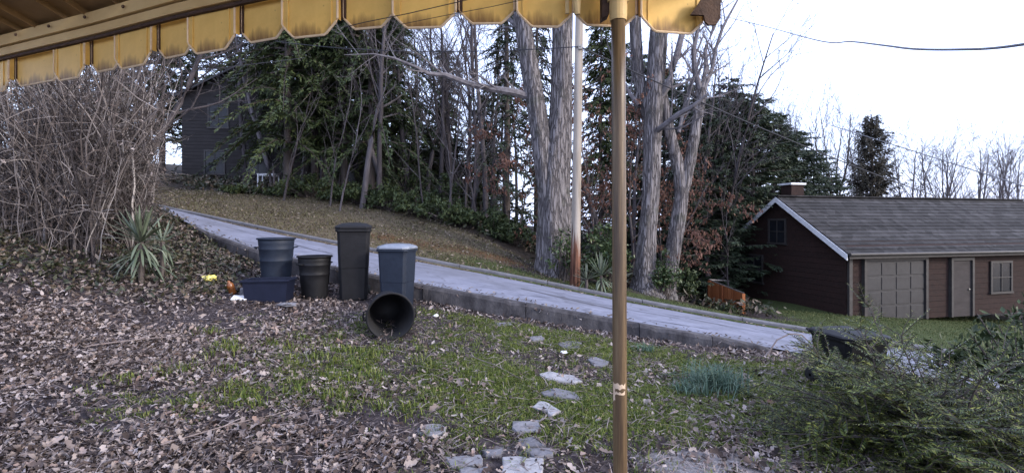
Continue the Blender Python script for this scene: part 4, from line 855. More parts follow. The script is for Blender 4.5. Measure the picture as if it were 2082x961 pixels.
leafy_shrub('rhododendron', gp(1352, 14.7), .5, 1.6, 30, 24, 3, 'pale-leaved shrub right of the awning post below the sycamore', 'shrub', M['rhodo'], (.09, .15))
SG = 'dark shrubs at the edge of the wood'
for i, (u, Y, rx, h) in enumerate([(490, 22.5, 1.2, .55), (575, 21.8, .9, .5), (625, 21.2, 1.1, 1.2), (690, 20.6, 1.0, 1.0), (735, 20.2, .9, 1.5), (790, 19.6, 1.1, 1.0), (850, 19.5, 1.2, 1.1), (900, 18.9, 1.1, 1.2), (950, 18.6, 1.0, 1.0), (830, 23, 1.4, 2.1), (905, 22, 1.4, 2.0), (1010, 18.4, .8, 1.3), (1050, 18.2, .9, 1.6), (1385, 17.5, .7, 1.3)]):
    leafy_shrub('dark_shrub', gp(u, Y), rx * (.8 + .5 * ((i * 7) % 5) / 5), h * (.7 + .6 * ((i * 3) % 4) / 4), 46, 34, 200 + i, 'dark green shrub at the foot of the wood beyond the road', 'shrub', M['needle'], (.07, .19), SG, .9)

# tangle of bare vines at the left edge
def thicket():
    r = random.Random(77); e = empty('vine_thicket', (-7.9, 9.6, gz(-7.9, 9.6))); o = e.location.copy(); A_, B_ = MB(), MB()
    def stem(mb, x_, y_, H, rad, n, sides, lean):
        p = Vector((x_, y_, gz(x_, y_) - .05)); d = Vector((r.gauss(lean, .09), r.gauss(0, .10), 1)).normalized(); pts = [p - o]; bend = Vector((r.gauss(0, .045), r.gauss(0, .045), r.uniform(-.03, .02)))
        for i in range(n):
            d = (d + bend + Vector((r.gauss(0, .12), r.gauss(0, .12), r.gauss(0, .06)))).normalized(); d.z = max(d.z, .35)
            lim = 1041 + F * p.x / p.y
            if lim > 300 + 40 * np.clip((p.z - 3.6) / 1.2, 0, 1): d.x = -abs(d.x) * .6 - .12
            p = p + d * (H / n); pts.append(p - o)
        mb.tube(pts, [rad * (1 - .7 * i / n) for i in range(n + 1)], sides, cap=False); return pts
    for i in range(1500):
        y_ = r.uniform(8.7, 11.6); u = 275 - abs(r.gauss(0, 110)) if r.random() < .55 else r.uniform(-60, 285); x_ = (u - 1041) / F * y_; H = (r.uniform(2.6, 4.7) if r.random() < .6 else r.uniform(.8, 2.6)) * np.interp(u, [0, 250, 320], [1.05, 1.0, .8])
        if u > 200 and y_ < 9.7: y_ = r.uniform(9.7, 11.6); x_ = (u - 1041) / F * y_
        pts = stem(A_ if i % 6 == 0 else B_, x_, y_, H, r.uniform(.005, .014) if i % 6 else r.uniform(.014, .03), 9, 4 if i % 6 == 0 else 3, r.uniform(-.12, .03) if u > 200 else r.uniform(-.08, .08))
        for k in range(5):
            q = pts[r.randint(2, 8)]; d = Vector((r.gauss(0, 1), r.gauss(0, .8), r.gauss(.25, .8))).normalized(); L_ = r.uniform(.25, 1.0); w = [q]
            if q.x + o.x > -.70 * (q.y + o.y): d.x = -abs(d.x)
            for j in range(4): d = (d + Vector((r.gauss(0, .3), r.gauss(0, .3), r.gauss(-.08, .25)))).normalized(); w.append(w[-1] + d * L_ / 4)
            B_.tube(w, [.006, .005, .004, .003, .002], 3, cap=False)
    A_.build('thick_stems', M['vine'], e); B_.build('tangled_vines', M['vine'], e)
    n = 2600; g = np.random.default_rng(3); bv = np.array(B_.v); pos = bv[g.integers(0, len(bv), n)]; V, Fc = scatter(*SIMPLE, pos, rot_basis(n, g, 1.0), g.uniform(.05, .10, n)); np_obj('dead_leaves', V, Fc, M['leaf'], e)
    tag(e, 'dense tangle of bare grey-brown vines and stems at the left edge of the yard', 'thicket')
thicket()
for i, (u, Y, hh) in enumerate([(215, 13.2, .62), (255, 14, .7), (150, 13, .7), (60, 12.5, .7), (300, 15.5, .62)]):
    place('bare_tree', BARE[(i + 1) % 4], gp(u, Y), (.75, hh), i * 1.3, 'bare twiggy tree rising out of the vine thicket at left', 'bare tree', 'bare trees behind the vine thicket')

# yuccas: every leaf a part
def yucca(u, v, Y, nl, L_, w, seed, label, droop=1.0, els=(-.2, 1.5)):
    """rosette whose crown sits at (u,v); the short stalk below is wrapped in drooping leaves"""
    r = random.Random(seed); p = at(u, v, Y); p.z = gz(p.x, p.y); e = empty('yucca', p); hgt = max(.03, at(u, v, Y).z - p.z)
    MB().tube([(0, 0, -.1), (.01, 0, hgt * .5), (0, 0, hgt)], [.05, .045, .04], 7).build('stalk', M['bark'], e)
    for i in range(nl):
        low = i > nl * .55; el = r.uniform(-.9, .3) if low else r.uniform(.3, 1.5); a = r.uniform(0, 6.28); d = Vector((math.cos(a) * math.cos(el), math.sin(a) * math.cos(el), math.sin(el))); q = Vector((0, 0, hgt * (r.uniform(.55, 1) if low else 1))) + d * .03; mb = MB(); n = 7; ll = L_ * r.uniform(.7, 1.1); sd = Vector((-math.sin(a), math.cos(a), 0)); bend = r.uniform(.03, .12) * droop * (2.2 if low else .5)
        kink = r.randint(2, 5) if r.random() < .4 else 99
        for k in range(n + 1):
            t = k / n; ww = w * (.55 + 1.1 * t) * (1 - t ** 3) if k < n else .001; nn = sd.cross(d).normalized()
            mb.v += [tuple(q - sd * ww + nn * ww * .35), tuple(q), tuple(q + sd * ww + nn * ww * .35)]
            d = (d + Vector((0, 0, -bend * (6 if k == kink else 1)))).normalized(); q = q + d * ll / n; q.z = max(q.z, .02)
        for k in range(n): b = 3 * k; mb.f += [(b, b + 1, b + 4, b + 3), (b + 1, b + 2, b + 5, b + 4)]
        mb.build('leaf', M['yucca'], e, True)
    tag(e, label, 'yucca')
yucca(287, 492, 8.35, 84, .60, .020, 1, 'tall yucca with drooping grey-green sword leaves in front of the vine thicket', 1.0)
yucca(330, 492, 8.7, 30, .42, .017, 4, 'smaller yucca just right of the tall drooping yucca', 1.0)
yucca(1222, 560, 13.0, 46, .60, .022, 2, 'spiky yucca at the foot of the utility pole', .6)
yucca(1192, 568, 12.9, 24, .42, .02, 3, 'small yucca close against the right side of the utility pole', .8)
yucca(1255, 566, 13.2, 26, .42, .02, 5, 'small yucca half behind the awning post beyond the road', .8)

# clumps of bluish strap leaves in the yard
def clump(u, v, Y, n, h, spread, seed, label):
    g = np.random.default_rng(seed); p = at(u, v, Y); p.z = gz(p.x, p.y); x_ = g.normal(0, spread, n); y_ = g.normal(0, spread, n)
    o = blades(x_, y_, np.zeros(n) - .02, g.uniform(.45, 1, n) * h, g.uniform(.004, .008, n), 1.25, g, M['bluegrass'], 'strap_leaf_clump'); o.location = p; tag(o, label, 'plant', 'clumps of strap leaves in the yard')
clump(1452, 790, 6.0, 420, .42, .15, 1, 'large bluish-green clump of strap leaves right of the awning post')
clump(1400, 795, 5.8, 150, .24, .08, 2, 'small bluish tuft at the left foot of the large strap-leaf clump')
clump(1312, 715, 7.6, 90, .22, .06, 3, 'small bluish tuft just right of the awning post near the wall')
clump(1480, 800, 5.9, 160, .3, .07, 4, 'drooping tuft at the right side of the large strap-leaf clump')

# ------------------------------------------------------------------ big yew at the right front
def yew():
    r = random.Random(5); c = Vector((3.95, 4.5, gz(3.95, 4.5))); e = empty('yew_bush', c); st = MB(); P, D, L = [], [], []
    def spray(p, d, ln):
        n = 6; q = p.copy(); pts = [q.copy()]; dd = d.normalized()
        for i in range(n):
            dd = (dd + Vector((r.gauss(0, .07), r.gauss(0, .07), r.gauss(-.015, .05)))).normalized(); q = q + dd * ln / n; pts.append(q.copy())
        st.tube(pts, [.0045 * (1 - .7 * i / n) for i in range(n + 1)], 3, cap=False)
        sd = dd.cross(Vector((r.gauss(0, .35), r.gauss(0, .35), 1))).normalized(); m = int(ln / .019)
        for j in range(m):
            t = (j + .5) / m * n; i = min(int(t), n - 1); pp = pts[i].lerp(pts[i + 1], t - i); ax = (pts[i + 1] - pts[i]).normalized()
            for s_ in (-1, 1): P.append(pp); D.append((ax * r.uniform(.35, .8) + sd * s_ + Vector((0, 0, r.uniform(-.1, .3)))).normalized()); L.append(.052 * r.uniform(.7, 1.2) * (1 - .45 * (t / n) ** 3))
        return pts
    for i in range(150):
        a = r.uniform(0, 6.28) if i % 3 else r.uniform(2.6, 5.2); el = r.uniform(.02, 1.0); Lb = r.uniform(1.0, 1.72) * (1 - .24 * math.sin(el)); d = Vector((math.cos(a) * math.cos(el), math.sin(a) * math.cos(el) * .8, math.sin(el) * .9)); pts = [Vector((r.uniform(-.3, .3), r.uniform(-.3, .3), 0))]; n = 9
        for k in range(n): d = (d + Vector((r.gauss(0, .09), r.gauss(0, .09), r.gauss(-.06, .06)))).normalized(); nx = pts[-1] + d * Lb / n; nx.z = max(nx.z, .03); pts.append(nx)
        st.tube(pts, [.010 * (1 - .8 * k / n) + .002 for k in range(n + 1)], 4, cap=False)
        for k in range(2, n + 1):
            for s_ in range(2 if k < n else 3):
                ax = (pts[k] - pts[k - 1]).normalized(); sd = ax.cross(Vector((r.gauss(0, .35), r.gauss(0, .35), 1))).normalized() * (1 if s_ % 2 else -1)
                spray(pts[k], ax * r.uniform(.4, 1.0) + sd * r.uniform(.5, 1.1) + Vector((0, 0, r.uniform(-.15, .2))), r.uniform(.18, .42))
    P = np.array(P); D = np.array(D); L = np.array(L); n = len(P); g = np.random.default_rng(8); up = np.tile([0, 0, 1.], (n, 1)) + g.normal(0, .3, (n, 3)); X = np.cross(D, up); X /= np.linalg.norm(X, axis=1)[:, None]; Z = np.cross(X, D)
    V, Fc = scatter([(0, 0, 0), (.105, .35, .02), (0, 1, -.12), (-.105, .35, .02)], [(0, 1, 2, 3)], P, np.stack([X, D, Z], -1), L)
    st.build('branches', M['bark'], e); np_obj('needles', V, Fc, M['yew'], e); tag(e, 'large spreading yew bush with feathery needled branches at lower right', 'shrub')
    # one long arching bare shoot and one upright shoot standing above the bush
    MB().tube([at(1560, 720, 5.2) - c, at(1580, 690, 5.2) - c, at(1605, 678, 5.2) - c, at(1630, 680, 5.2) - c, at(1655, 705, 5.2) - c, at(1672, 740, 5.2) - c], [.009, .008, .008, .007, .006, .005], 5).build('arching_shoot', M['twig'], e)
yew()
leafy_shrub('low_shrub', (5.6, 5.3, gz(5.6, 5.3)), 1.2, 1.3, 60, 26, 300, 'dark leafy shrub behind the yew bush at far right', 'shrub', M['needle'], (.06, .12), None, .8)
def ordinals(group, fmt):
    W = ['first', 'second', 'third', 'fourth', 'fifth', 'sixth', 'seventh', 'eighth', 'ninth', 'tenth', 'eleventh', 'twelfth', 'thirteenth', 'fourteenth', 'fifteenth', 'sixteenth', 'seventeenth', 'eighteenth', 'nineteenth', 'twentieth', 'twenty-first', 'twenty-second', 'twenty-third', 'twenty-fourth', 'twenty-fifth', 'twenty-sixth']
    L_ = sorted([o for o in bpy.data.objects if o.get('group') == group], key=lambda o: o.location.x / o.location.y)
    for i, o in enumerate(L_): o['label'] = fmt % W[i]
ordinals(HG, 'tall dark hemlock behind the dry bank, %s of the hemlocks from the left')
ordinals(PG, 'green pine in the evergreen screen behind the lawn, %s pine from the left')
ordinals(SG, 'dark green shrub along the edge of the wood, %s shrub from the left')
ordinals('bare trees behind the vine thicket', 'bare twiggy tree behind the vine thicket, %s from the left there')

# ------------------------------------------------------------------ awning over the porch
AX = [-3.4, -2.6, -2.03, -1.45, -.93, -.5, -.2, .1, .4, .69, .95]
AY = [2.99, 2.67, 2.44, 2.19, 1.99, 1.885, 1.86, 1.858, 1.88, 1.93, 1.985]
def ay(x_): return float(np.interp(x_, AX, AY))
ZV, ZT = 2.735, 2.915          # hem of the valance, underside of the front rail
aw = empty('porch_awning', (-.8, 1.9, ZV)); O = aw.location.copy()
tag(aw, 'ochre-yellow metal porch awning with a scalloped valance across the top', 'awning')
def ux(u, dz=0):
    x_ = 0.0
    for _ in range(40): x_ = (u - 1041) / F * ay(x_)
    return x_
edges = [-250, -160, -70, 20, 110, 186-12, 234, 310, 382, 480, 573, 689, 797, 929, 1049, 1167, 1301, 1432]
for i in range(len(edges) - 1):
    a, b = ux(edges[i]) + .006, ux(edges[i + 1]) - .006; proud = (i % 2 == (len(edges) - 2) % 2)
    pa, pb = Vector((a, ay(a), 0)), Vector((b, ay(b), 0)); tx = (pb - pa).normalized(); nrm = Vector((tx.y, -tx.x, 0))       # towards the porch
    off = .0 if proud else -.028; hem = ZV if proud else ZV + .022; w = (pb - pa).length + (.004 if proud else .0); c = (pa + pb) / 2 + nrm * off; c.z = hem
    e = bpy.data.objects.new('valance_panel', None); h = ZT - hem + .02; ch = .060 if proud else .052; hw = w / 2
    out = [(-hw, h), (-hw, ch), (-hw + .006, ch * .80), (-hw + ch * .82, .006), (-hw + ch, 0), (hw - ch, 0), (hw - ch * .82, .006), (hw - .006, ch * .80), (hw, ch), (hw, h)]
    mb = MB(); mb.prism([(x_, -.002, z_) for x_, z_ in out], (0, .004, 0))
    # folded side flanges make the panel a shallow pan
    if proud:
        mb.box((-hw + .002, .012, (h + ch) / 2), (.003, .02, h - ch)); mb.box((hw - .002, .012, (h + ch) / 2), (.003, .02, h - ch))
        mb.box((-hw * .78, -.0045, h * .55), (.006, .004, h * .8)); mb.box((hw * .78, -.0045, h * .55), (.006, .004, h * .8))
    p = mb.build('valance_panel', M['awning'], aw); p.location = c - O; p.rotation_euler = (0, 0, math.atan2(tx.y, tx.x))
    js = MB().box((hw + .006, .024, (h + ch) / 2 + .006), (.030, .006, h - ch)).build('gap_shade_strip', M['rust_and_shade'], p)  # added dark backing so the gaps between panels show as shade
    rim = MB(); rim.tube([Vector((x_, -.003, z_)) for x_, z_ in out], .0048, 6); rim.build('rolled_rim', M['awning_rim'], p)
# front rail, a lower lip and bolts
def rail(z0, z1, d0, d1, name, mat, x0=-3.4, x1=.86, n=40):
    mb = MB()
    for i in range(n + 1):
        x_ = x0 + (x1 - x0) * i / n; sl_ = (ay(x_ + .02) - ay(x_ - .02)) / .04; nn = Vector((sl_, -1, 0)).normalized(); p = Vector((x_, ay(x_), 0))
        for d, z_ in ((d0, z0), (d1, z0), (d1, z1), (d0, z1)): q = p + nn * d; q.z = z_; mb.v.append(tuple(q - O))
    for i in range(n):
        for k in range(4): mb.f.append((4*i + k, 4*i + (k+1) % 4, 4*i + 4 + (k+1) % 4, 4*i + 4 + k))
    mb.f += [(3, 2, 1, 0), (4*n, 4*n+1, 4*n+2, 4*n+3)]; return mb.build(name, mat, aw)
rail(ZT + .004, ZT + .045, .01, .034, 'front_rail', M['awning_frame']); rail(ZT + .049, ZT + .105, .004, .050, 'upper_rail', M['awning_frame']); rail(ZT - .012, ZT + .002, .004, .020, 'hanger_strip', M['rust_and_shade'])
for i in range(15):
    x_ = -3.2 + i * .28; MB().lathe([(.001, .004), (.006, .004), (.0085, 0)], 10, M=Matrix.Rotation(math.radians(90), 3, 'X')).build('bolt', M['rust_and_shade'], aw).location = Vector((x_, ay(x_) - .054 - .01 * abs(x_) * .6, ZT + .078)) - O
# roof pans running up to the house
xs = np.linspace(-3.5, .9, 23)
for i in range(len(xs) - 1):
    a, b = float(xs[i]), float(xs[i + 1]); up = .0 if i % 2 else .03; y0a, y0b = ay(a) + .05, ay(b) + .05; mb = MB()
    lo = [Vector((a, y0a, ZT + .112 + up)), Vector((b, y0b, ZT + .112 + up)), Vector((b, -.9, ZT + .62 + up)), Vector((a, -.9, ZT + .62 + up))]
    mb.prism([p - O for p in lo], (0, 0, .004)); mb.prism([lo[0] - O + Vector((0, 0, -.03)), lo[3] - O + Vector((0, 0, -.03)), lo[3] - O, lo[0] - O], (.004, 0, 0)); mb.build('roof_pan', M['awning_roof'], aw)
# dark torn corner flap at the right end, its cast shadow shaped as the pointed tip, its bracket, and the side rail going back to the house
fl = MB(); px_ = lambda u, v, Y: at(u, v, Y) - O
fl.prism([px_(1404, 30, 1.88), px_(1420, 8, 1.88), px_(1432, -12, 1.88), px_(1466, -12, 1.90), px_(1465, 38, 1.90), px_(1457, 50, 1.90), px_(1441, 51, 1.89), px_(1434, 44, 1.89), px_(1431, 31, 1.88)], (0, .012, 0))
fl.build('corner_flap_and_shadow', M['rust_and_shade'], aw)
sr = MB(); sr.tube([Vector((.87, 1.95, ZT + .06)) - O, Vector((.87, -.9, ZT + .58)) - O], .022, 8); sr.build('side_rail', M['awning_frame'], aw)
st = MB(); st.tube([px_(1172, -40, 1.80), px_(1172, 4, 1.80), px_(1174, 30, 1.805)], [.017, .016, .011], 10); st.box(px_(1153, 8, 1.83), (.014, .01, .075)); st.build('hanger_stub', M['awning_frame'], aw)

# post carrying the awning
pb_ = Vector((.40, 1.76, gz(.40, 1.76))); post = empty('awning_post', pb_); tag(post, 'worn brown painted round metal post holding up the awning', 'post')
top = at(1257, 12, 1.76) - pb_; bot = Vector((0, 0, 0)); mid = [bot.lerp(top, t) for t in np.linspace(0, 1, 9)]
bot.x = at(1267, 961, 1.76).x - pb_.x - .006
MB().tube([bot + (top - bot) * t for t in np.linspace(0, 1, 9)], .0252, 24).build('pipe', M['porch_paint'], post, True)
k = top + Vector((0, 0, .02)); mb = MB(); mb.tube([k + Vector((0, 0, -.075)), k + Vector((0, 0, -.06)), k + Vector((0, 0, .12))], [.029, .031, .033], 20); mb.box(k + Vector((.0, .045, .06)), (.075, .10, .13)); mb.build('top_bracket', M['awning_frame'], post)
mb = MB(); mb.prism([k + Vector((-.055, .01, -.06)), k + Vector((-.03, .01, -.045)), k + Vector((-.03, .01, .12)), k + Vector((-.055, .01, .12))], (0, .05, 0)); mb.build('post_shadow_strip', M['rust_and_shade'], post)  # dark strip standing in for the post's shadow on the valance
MB().lathe([(.075, 0), (.075, .008), (.035, .012), (.033, .05), (.026, .052)], 20).build('foot_plate', M['rust_and_shade'], post)
def chip(z0, z1, a0, a1, seed):
    r = random.Random(seed); mb = MB(); n = 7; cx = (bot + (top - bot) * ((z0 + z1) / 2 / top.z))
    for i in range(n + 1):
        a = a0 + (a1 - a0) * i / n; za, zb = z0 + r.uniform(-.004, .004), z1 + r.uniform(-.006, .006)
        for rr, z_ in ((.0258, za), (.0258, zb)): mb.v.append((cx.x + rr * math.cos(a), cx.y + rr * math.sin(a), z_))
    for i in range(n): mb.f.append((2*i, 2*i + 2, 2*i + 3, 2*i + 1))
    mb.build('bare_paint_patch', M['chip'], post, True)
zc = lambda v: at(1268, v, 1.735).z - pb_.z
chip(zc(791), zc(780), math.radians(-165), math.radians(-55), 1); chip(zc(803), zc(797), math.radians(-160), math.radians(-60), 2); chip(zc(816), zc(783), math.radians(-166), math.radians(-142), 3)

# ------------------------------------------------------------------ utility pole, wires, cables
up_ = at(1169, 572, 13.3); up_.z = gz(up_.x, up_.y); pole = empty('utility_pole', up_); tag(pole, 'weathered wooden utility pole with a reddish worn base', 'utility pole')
topz = 9.6; tp = at(1178, 30, 13.3) - up_; lean = tp.x / tp.z
MB().tube([(lean * z_, 0, z_) for z_ in (-.4, 0, .5, 1.2, 1.9, 3, 4.5, 6, 7.5, topz)], [.155, .148, .138, .130, .1225, .119, .115, .111, .107, .10], 16).build('shaft', M['pole_wood'], pole, True)
MB().box((lean * 9.1, -.16, 9.1), (2.4, .09, .11)).build('crossarm', M['pole'], pole)
for xx in (-1.05, -.55, .55, 1.05): MB().lathe([(.03, 0), (.05, .03), (.035, .06), (.05, .09), (.02, .14)], 12, (lean * 9.1 + xx, -.16, 9.155)).build('insulator', M['metal'], pole)
MB().box((lean * 6.4 + .02, -.135, 6.42), (.10, .06, .12)).build('wire_clamp', M['metal'], pole)
def wire(name, pts, rad, label, cat, mat, sag=0.0, n=18, group=None):
    P = [Vector(p) for p in pts]; Q = []
    if len(P) == 2:
        for i in range(n + 1): t = i / n; q = P[0].lerp(P[1], t); q.z -= sag * 4 * t * (1 - t); Q.append(q)
    else:
        for i in range(len(P) - 1):
            p0, p1, p2, p3 = P[max(i-1, 0)], P[i], P[i+1], P[min(i+2, len(P)-1)]
            for k in range(6):
                t = k / 6; Q.append(.5 * ((2*p1) + (p2 - p0)*t + (2*p0 - 5*p1 + 4*p2 - p3)*t*t + (3*p1 - p0 - 3*p2 + p3)*t**3))
        Q.append(P[-1])
    b = Q[0].copy(); R = rad if isinstance(rad, float) else [rad[0] + (rad[1] - rad[0]) * i / (len(Q) - 1) for i in range(len(Q))]
    o = MB().tube([q - b for q in Q], R, 6).build(name, mat); o.location = b; tag(o, label, cat, group); return o
cl = up_ + Vector((lean * 6.4, -.16, 6.42))
wire('overhead_wire', [at(1900, 398, 21.5), cl], .019, 'dark wire sagging from the utility pole down to the house at right', 'wire', M['wire'], .18)
wire('overhead_wire', [cl, at(560, 84, 19)], .013, 'dark wire running left from the utility pole behind the trees', 'wire', M['wire'], .25)
wire('overhead_wire', [at(1690, 255, 17), at(1850, 305, 13), at(2150, 400, 9)], .012, 'pale thin wire crossing in front of the cedar at right', 'wire', M['cable'])
wire('overhead_wire', [at(-60, 182, 12), at(200, 165, 12.5), at(360, 149, 13), at(620, 118, 14)], .009, 'thin black wire crossing the vine thicket under the awning at left', 'wire', M['wire'])
wire('service_cable', [at(2260, 60, 2.3), at(2050, 95, 2.7), at(1950, 101, 3.1), at(1860, 100, 3.6), at(1800, 93, 4.3), at(1730, 85, 5.4), at(1690, 87, 6.2), at(1640, 77, 7.6), at(1560, 55, 10.5), at(1490, 38, 13.5), at(1430, 20, 15)], (.0085, .007), 'grey service cable curving in from the right across the white sky', 'cable', M['cable'])
def thin_line(pts, rad):
    MB().tube([Vector(q) - O for q in pts], rad, 5).build('thin_line', M['wire'], aw)  # thin dark tube running in front of the valance
thin_line([at(700, 56, 1.80), at(740, 46, 1.78), at(830, 28, 1.76), at(960, -2, 1.74), at(1090, -40, 1.72)], .0016)
thin_line([at(815, 50, 1.80), at(900, 33, 1.78), at(1000, 14, 1.76), at(1090, -6, 1.74)], .0012)

# ------------------------------------------------------------------ bins and litter by the wall
def ground_pt(u, Y, dz=0): x_ = (u - 1041) / F * Y; return Vector((x_, Y, gz(x_, Y) + dz))
def round_bin(name, R0, R1, H, mat, label, loc, rot=(0, 0, 0), ribs=True):
    e = empty(name, loc); e.rotation_euler = rot; t = .006
    prof = [(.001, 0), (R0, 0), (R0 + .006, .02)]
    for k in range(1, 9): z_ = H * k / 9; rr = R0 + (R1 - R0) * k / 9; prof += [(rr, z_)] + ([(rr + .008, z_ + .012), (rr + .008, z_ + .025), (rr + .001, z_ + .035)] if ribs and k in (5, 7) else [])
    prof += [(R1, H), (R1 - t, H), (R0 - t, .012), (.001, .012)]
    MB().lathe(prof, 36).build('body', mat, e, True)
    MB().lathe([(R1, H - .02), (R1 + .022, H - .022), (R1 + .026, H - .008), (R1 + .022, H + .006), (R1 - .002, H + .008), (R1 - .007, H)], 36).build('rim', mat, e, True)
    for s in (-1, 1):
        mb = MB(); mb.tube([(s * (R1 - .01), -.075, H * .82), (s * (R1 + .05), -.06, H * .83), (s * (R1 + .055), 0, H * .835), (s * (R1 + .05), .06, H * .83), (s * (R1 - .01), .075, H * .82)], .011, 8); mb.build('handle', mat, e, True)
    tag(e, label, 'trash bin'); return e
p = ground_pt(562, 9.35, -.02); round_bin('trash_bin', .235, .32, at(562, 484, 9.35).z - p.z, M['bin_blue'], 'open round blue-grey trash bin without a lid at the left of the bins', p, (0, 0, .3))
# wheeled cart with dark lid
def cart(loc, rz, w, d, h, body, lidm, label, lidtilt=.06, wheels=True):
    e = empty('wheeled_bin', loc, rz); mb = MB(); b, t = .80, 1.0
    def ring(s, z_, ch=.05): x_, y_ = w / 2 * s, d / 2 * s; return [(-x_ + ch, -y_, z_), (x_ - ch, -y_, z_), (x_, -y_ + ch, z_), (x_, y_ - ch, z_), (x_ - ch, y_, z_), (-x_ + ch, y_, z_), (-x_, y_ - ch, z_), (-x_, -y_ + ch, z_)]
    rings = [ring(.78, 0), ring(.80, .03), ring(.86, h * .42), ring(.875, h * .43), ring(.94, h * .86), ring(.96, h * .9), ring(1.03, h * .905), ring(1.03, h * .94)]
    for rg in rings: mb.v += rg
    for i in range(len(rings) - 1):
        for k in range(8): mb.f.append((8*i + k, 8*i + (k+1) % 8, 8*i + 8 + (k+1) % 8, 8*i + 8 + k))
    mb.f += [tuple(reversed(range(8))), tuple(8 * (len(rings) - 1) + k for k in range(8))]; mb.build('body', body, e, False, .006)
    ld = MB(); r2 = [ring(1.06, h * .942, .09), ring(1.07, h * .965, .09), ring(1.0, h * .985, .09), ring(.7, h * 1.015, .09), ring(.25, h * 1.025, .02)]
    for rg in r2: ld.v += rg
    for i in range(len(r2) - 1):
        for k in range(8): ld.f.append((8*i + k, 8*i + (k+1) % 8, 8*i + 8 + (k+1) % 8, 8*i + 8 + k))
    ld.f += [tuple(reversed(range(8))), tuple(8 * (len(r2) - 1) + k for k in range(8))]; l_ = ld.build('lid', lidm, e, False, .004)
    hb = MB(); hb.tube([(-w * .4, d / 2 * .98, h * .9), (-w * .4, d / 2 + .07, h * .93), (w * .4, d / 2 + .07, h * .93), (w * .4, d / 2 * .98, h * .9)], .014, 8); hb.build('handle', body, e, True)
    if wheels:
        for s in (-1, 1):
            wh = MB().lathe([(.02, -.03), (.09, -.03), (.105, -.015), (.105, .015), (.09, .03), (.02, .03)], 20, M=Matrix.Rotation(math.radians(90), 3, 'Y')).build('wheel', M['rubber'], e, True); wh.location = (s * w * .43, d * .43, .105)
    tag(e, label, 'trash bin'); return e
p = ground_pt(720, 9.25, -.02); cart(p, .25, .60, .62, at(720, 456, 9.1).z - p.z, M['bin_black'], M['bin_black'], 'tall dark wheeled bin with a black lid standing at the back of the bins')
p = ground_pt(808, 8.95, -.02); cart(p, -.2, .58, .55, at(808, 498, 8.9).z - p.z, M['bin_blue'], M['bin_lid'], 'dark bin with a pale grey faceted lid at the right of the bins', wheels=False)
p = ground_pt(640, 9.1, -.02); round_bin('trash_bin', .22, .29, .78, M['bin_black'], 'black round trash bin in the middle of the row of bins', p, (0, 0, 1.0))
# toppled bin, mouth towards the porch
p = Vector((-1.83, 7.35, gz(-1.83, 7.35) + .345)); e = round_bin('toppled_bin', .25, .325, .88, M['bin_black'], 'black round trash bin lying on its side with its mouth towards the porch', p, (math.radians(90), 0, math.radians(18)))
e.location = p + Vector((-.20, .62, -.03))
# blue recycling box
def tote(loc, rz, w, d, h, mat, label):
    e = empty('recycling_box', loc, rz); mb = MB(); t = .012
    q = lambda s, z_: [(-w/2*s, -d/2*s, z_), (w/2*s, -d/2*s, z_), (w/2*s, d/2*s, z_), (-w/2*s, d/2*s, z_)]
    rings = [q(.88, 0), q(.97, h * .85), q(.99, h * .86), q(1.0, h), q(.97, h), q(.86, .015)]
    for rg in rings: mb.v += rg
    for i in range(5):
        for k in range(4): mb.f.append((4*i + k, 4*i + (k+1) % 4, 4*i + 4 + (k+1) % 4, 4*i + 4 + k))
    mb.f += [(3, 2, 1, 0), (20, 21, 22, 23)]; mb.build('body', mat, e, False, .005)
    lip = MB()
    for (c, s_) in (((0, -d/2 - .012, h - .015), (w + .05, .024, .03)), ((0, d/2 + .012, h - .015), (w + .05, .024, .03)), ((-w/2 - .0125, 0, h - .015), (.022, d, .028)), ((w/2 + .0125, 0, h - .015), (.022, d, .028))): lip.box(c, s_)
    lip.build('rim', mat, e, False, .004); tag(e, label, 'recycling box'); return e
p = ground_pt(548, 8.55, -.01); tote(p, .12, .74, .46, .40, M['bin_navy'], 'open navy blue recycling box in front of the open round bin')
# loose rubbish
def crumple(name, loc, s, mat, seed, label, cat):
    r = random.Random(seed); mb = MB(); n, m = 9, 6
    for i in range(m + 1):
        for k in range(n):
            a = 2*math.pi*k/n; b = math.pi * i / m; f = r.uniform(.65, 1.2); mb.v.append((s[0]*f*math.sin(b)*math.cos(a), s[1]*f*math.sin(b)*math.sin(a), s[2]*(.45 - .5*math.cos(b))*f))
    for i in range(m):
        for k in range(n): mb.f.append((i*n + k, i*n + (k+1) % n, (i+1)*n + (k+1) % n, (i+1)*n + k))
    o = mb.build(name, mat); o.location = loc; tag(o, label, cat, 'rubbish lying by the bins'); return o
crumple('crumpled_bag', ground_pt(426, 8.9, .07), (.14, .09, .11), M['yellow'], 1, 'crumpled bright yellow bag on the leafy slope left of the bins', 'bag')
bt = MB().lathe([(.001, 0), (.055, 0), (.06, .02), (.06, .15), (.05, .19), (.02, .225), (.02, .25), (.001, .25)], 18).build('brown_jug', M['amber'], None, True); bt.location = ground_pt(474, 8.7, .0); bt.rotation_euler = (.25, -.2, 0); tag(bt, 'brown plastic jug standing among leaves left of the recycling box', 'jug', 'rubbish lying by the bins')
MB().box((0, 0, 0), (.25, .17, .03)).build('flattened_carton', M['paper'], None, False, .006)
o = bpy.data.objects['flattened_carton']; o.location = ground_pt(488, 8.35, .05); o.rotation_euler = (.25, .05, .2); tag(o, 'flattened white carton lying beside the recycling box', 'carton', 'rubbish lying by the bins')
MB().box((0, 0, 0), (.13, .09, .12)).build('grey_block', M['stone'], None, False, .012)
o = bpy.data.objects['grey_block']; o.location = ground_pt(496, 8.75, .05); o.rotation_euler = (.1, .1, .4); tag(o, 'small grey stone block between the brown jug and the recycling box', 'block')
crumple('paper_wad', ground_pt(886, 8.4, .035), (.045, .04, .05), M['white'], 4, 'small white paper ball on the grass below the wall', 'paper')
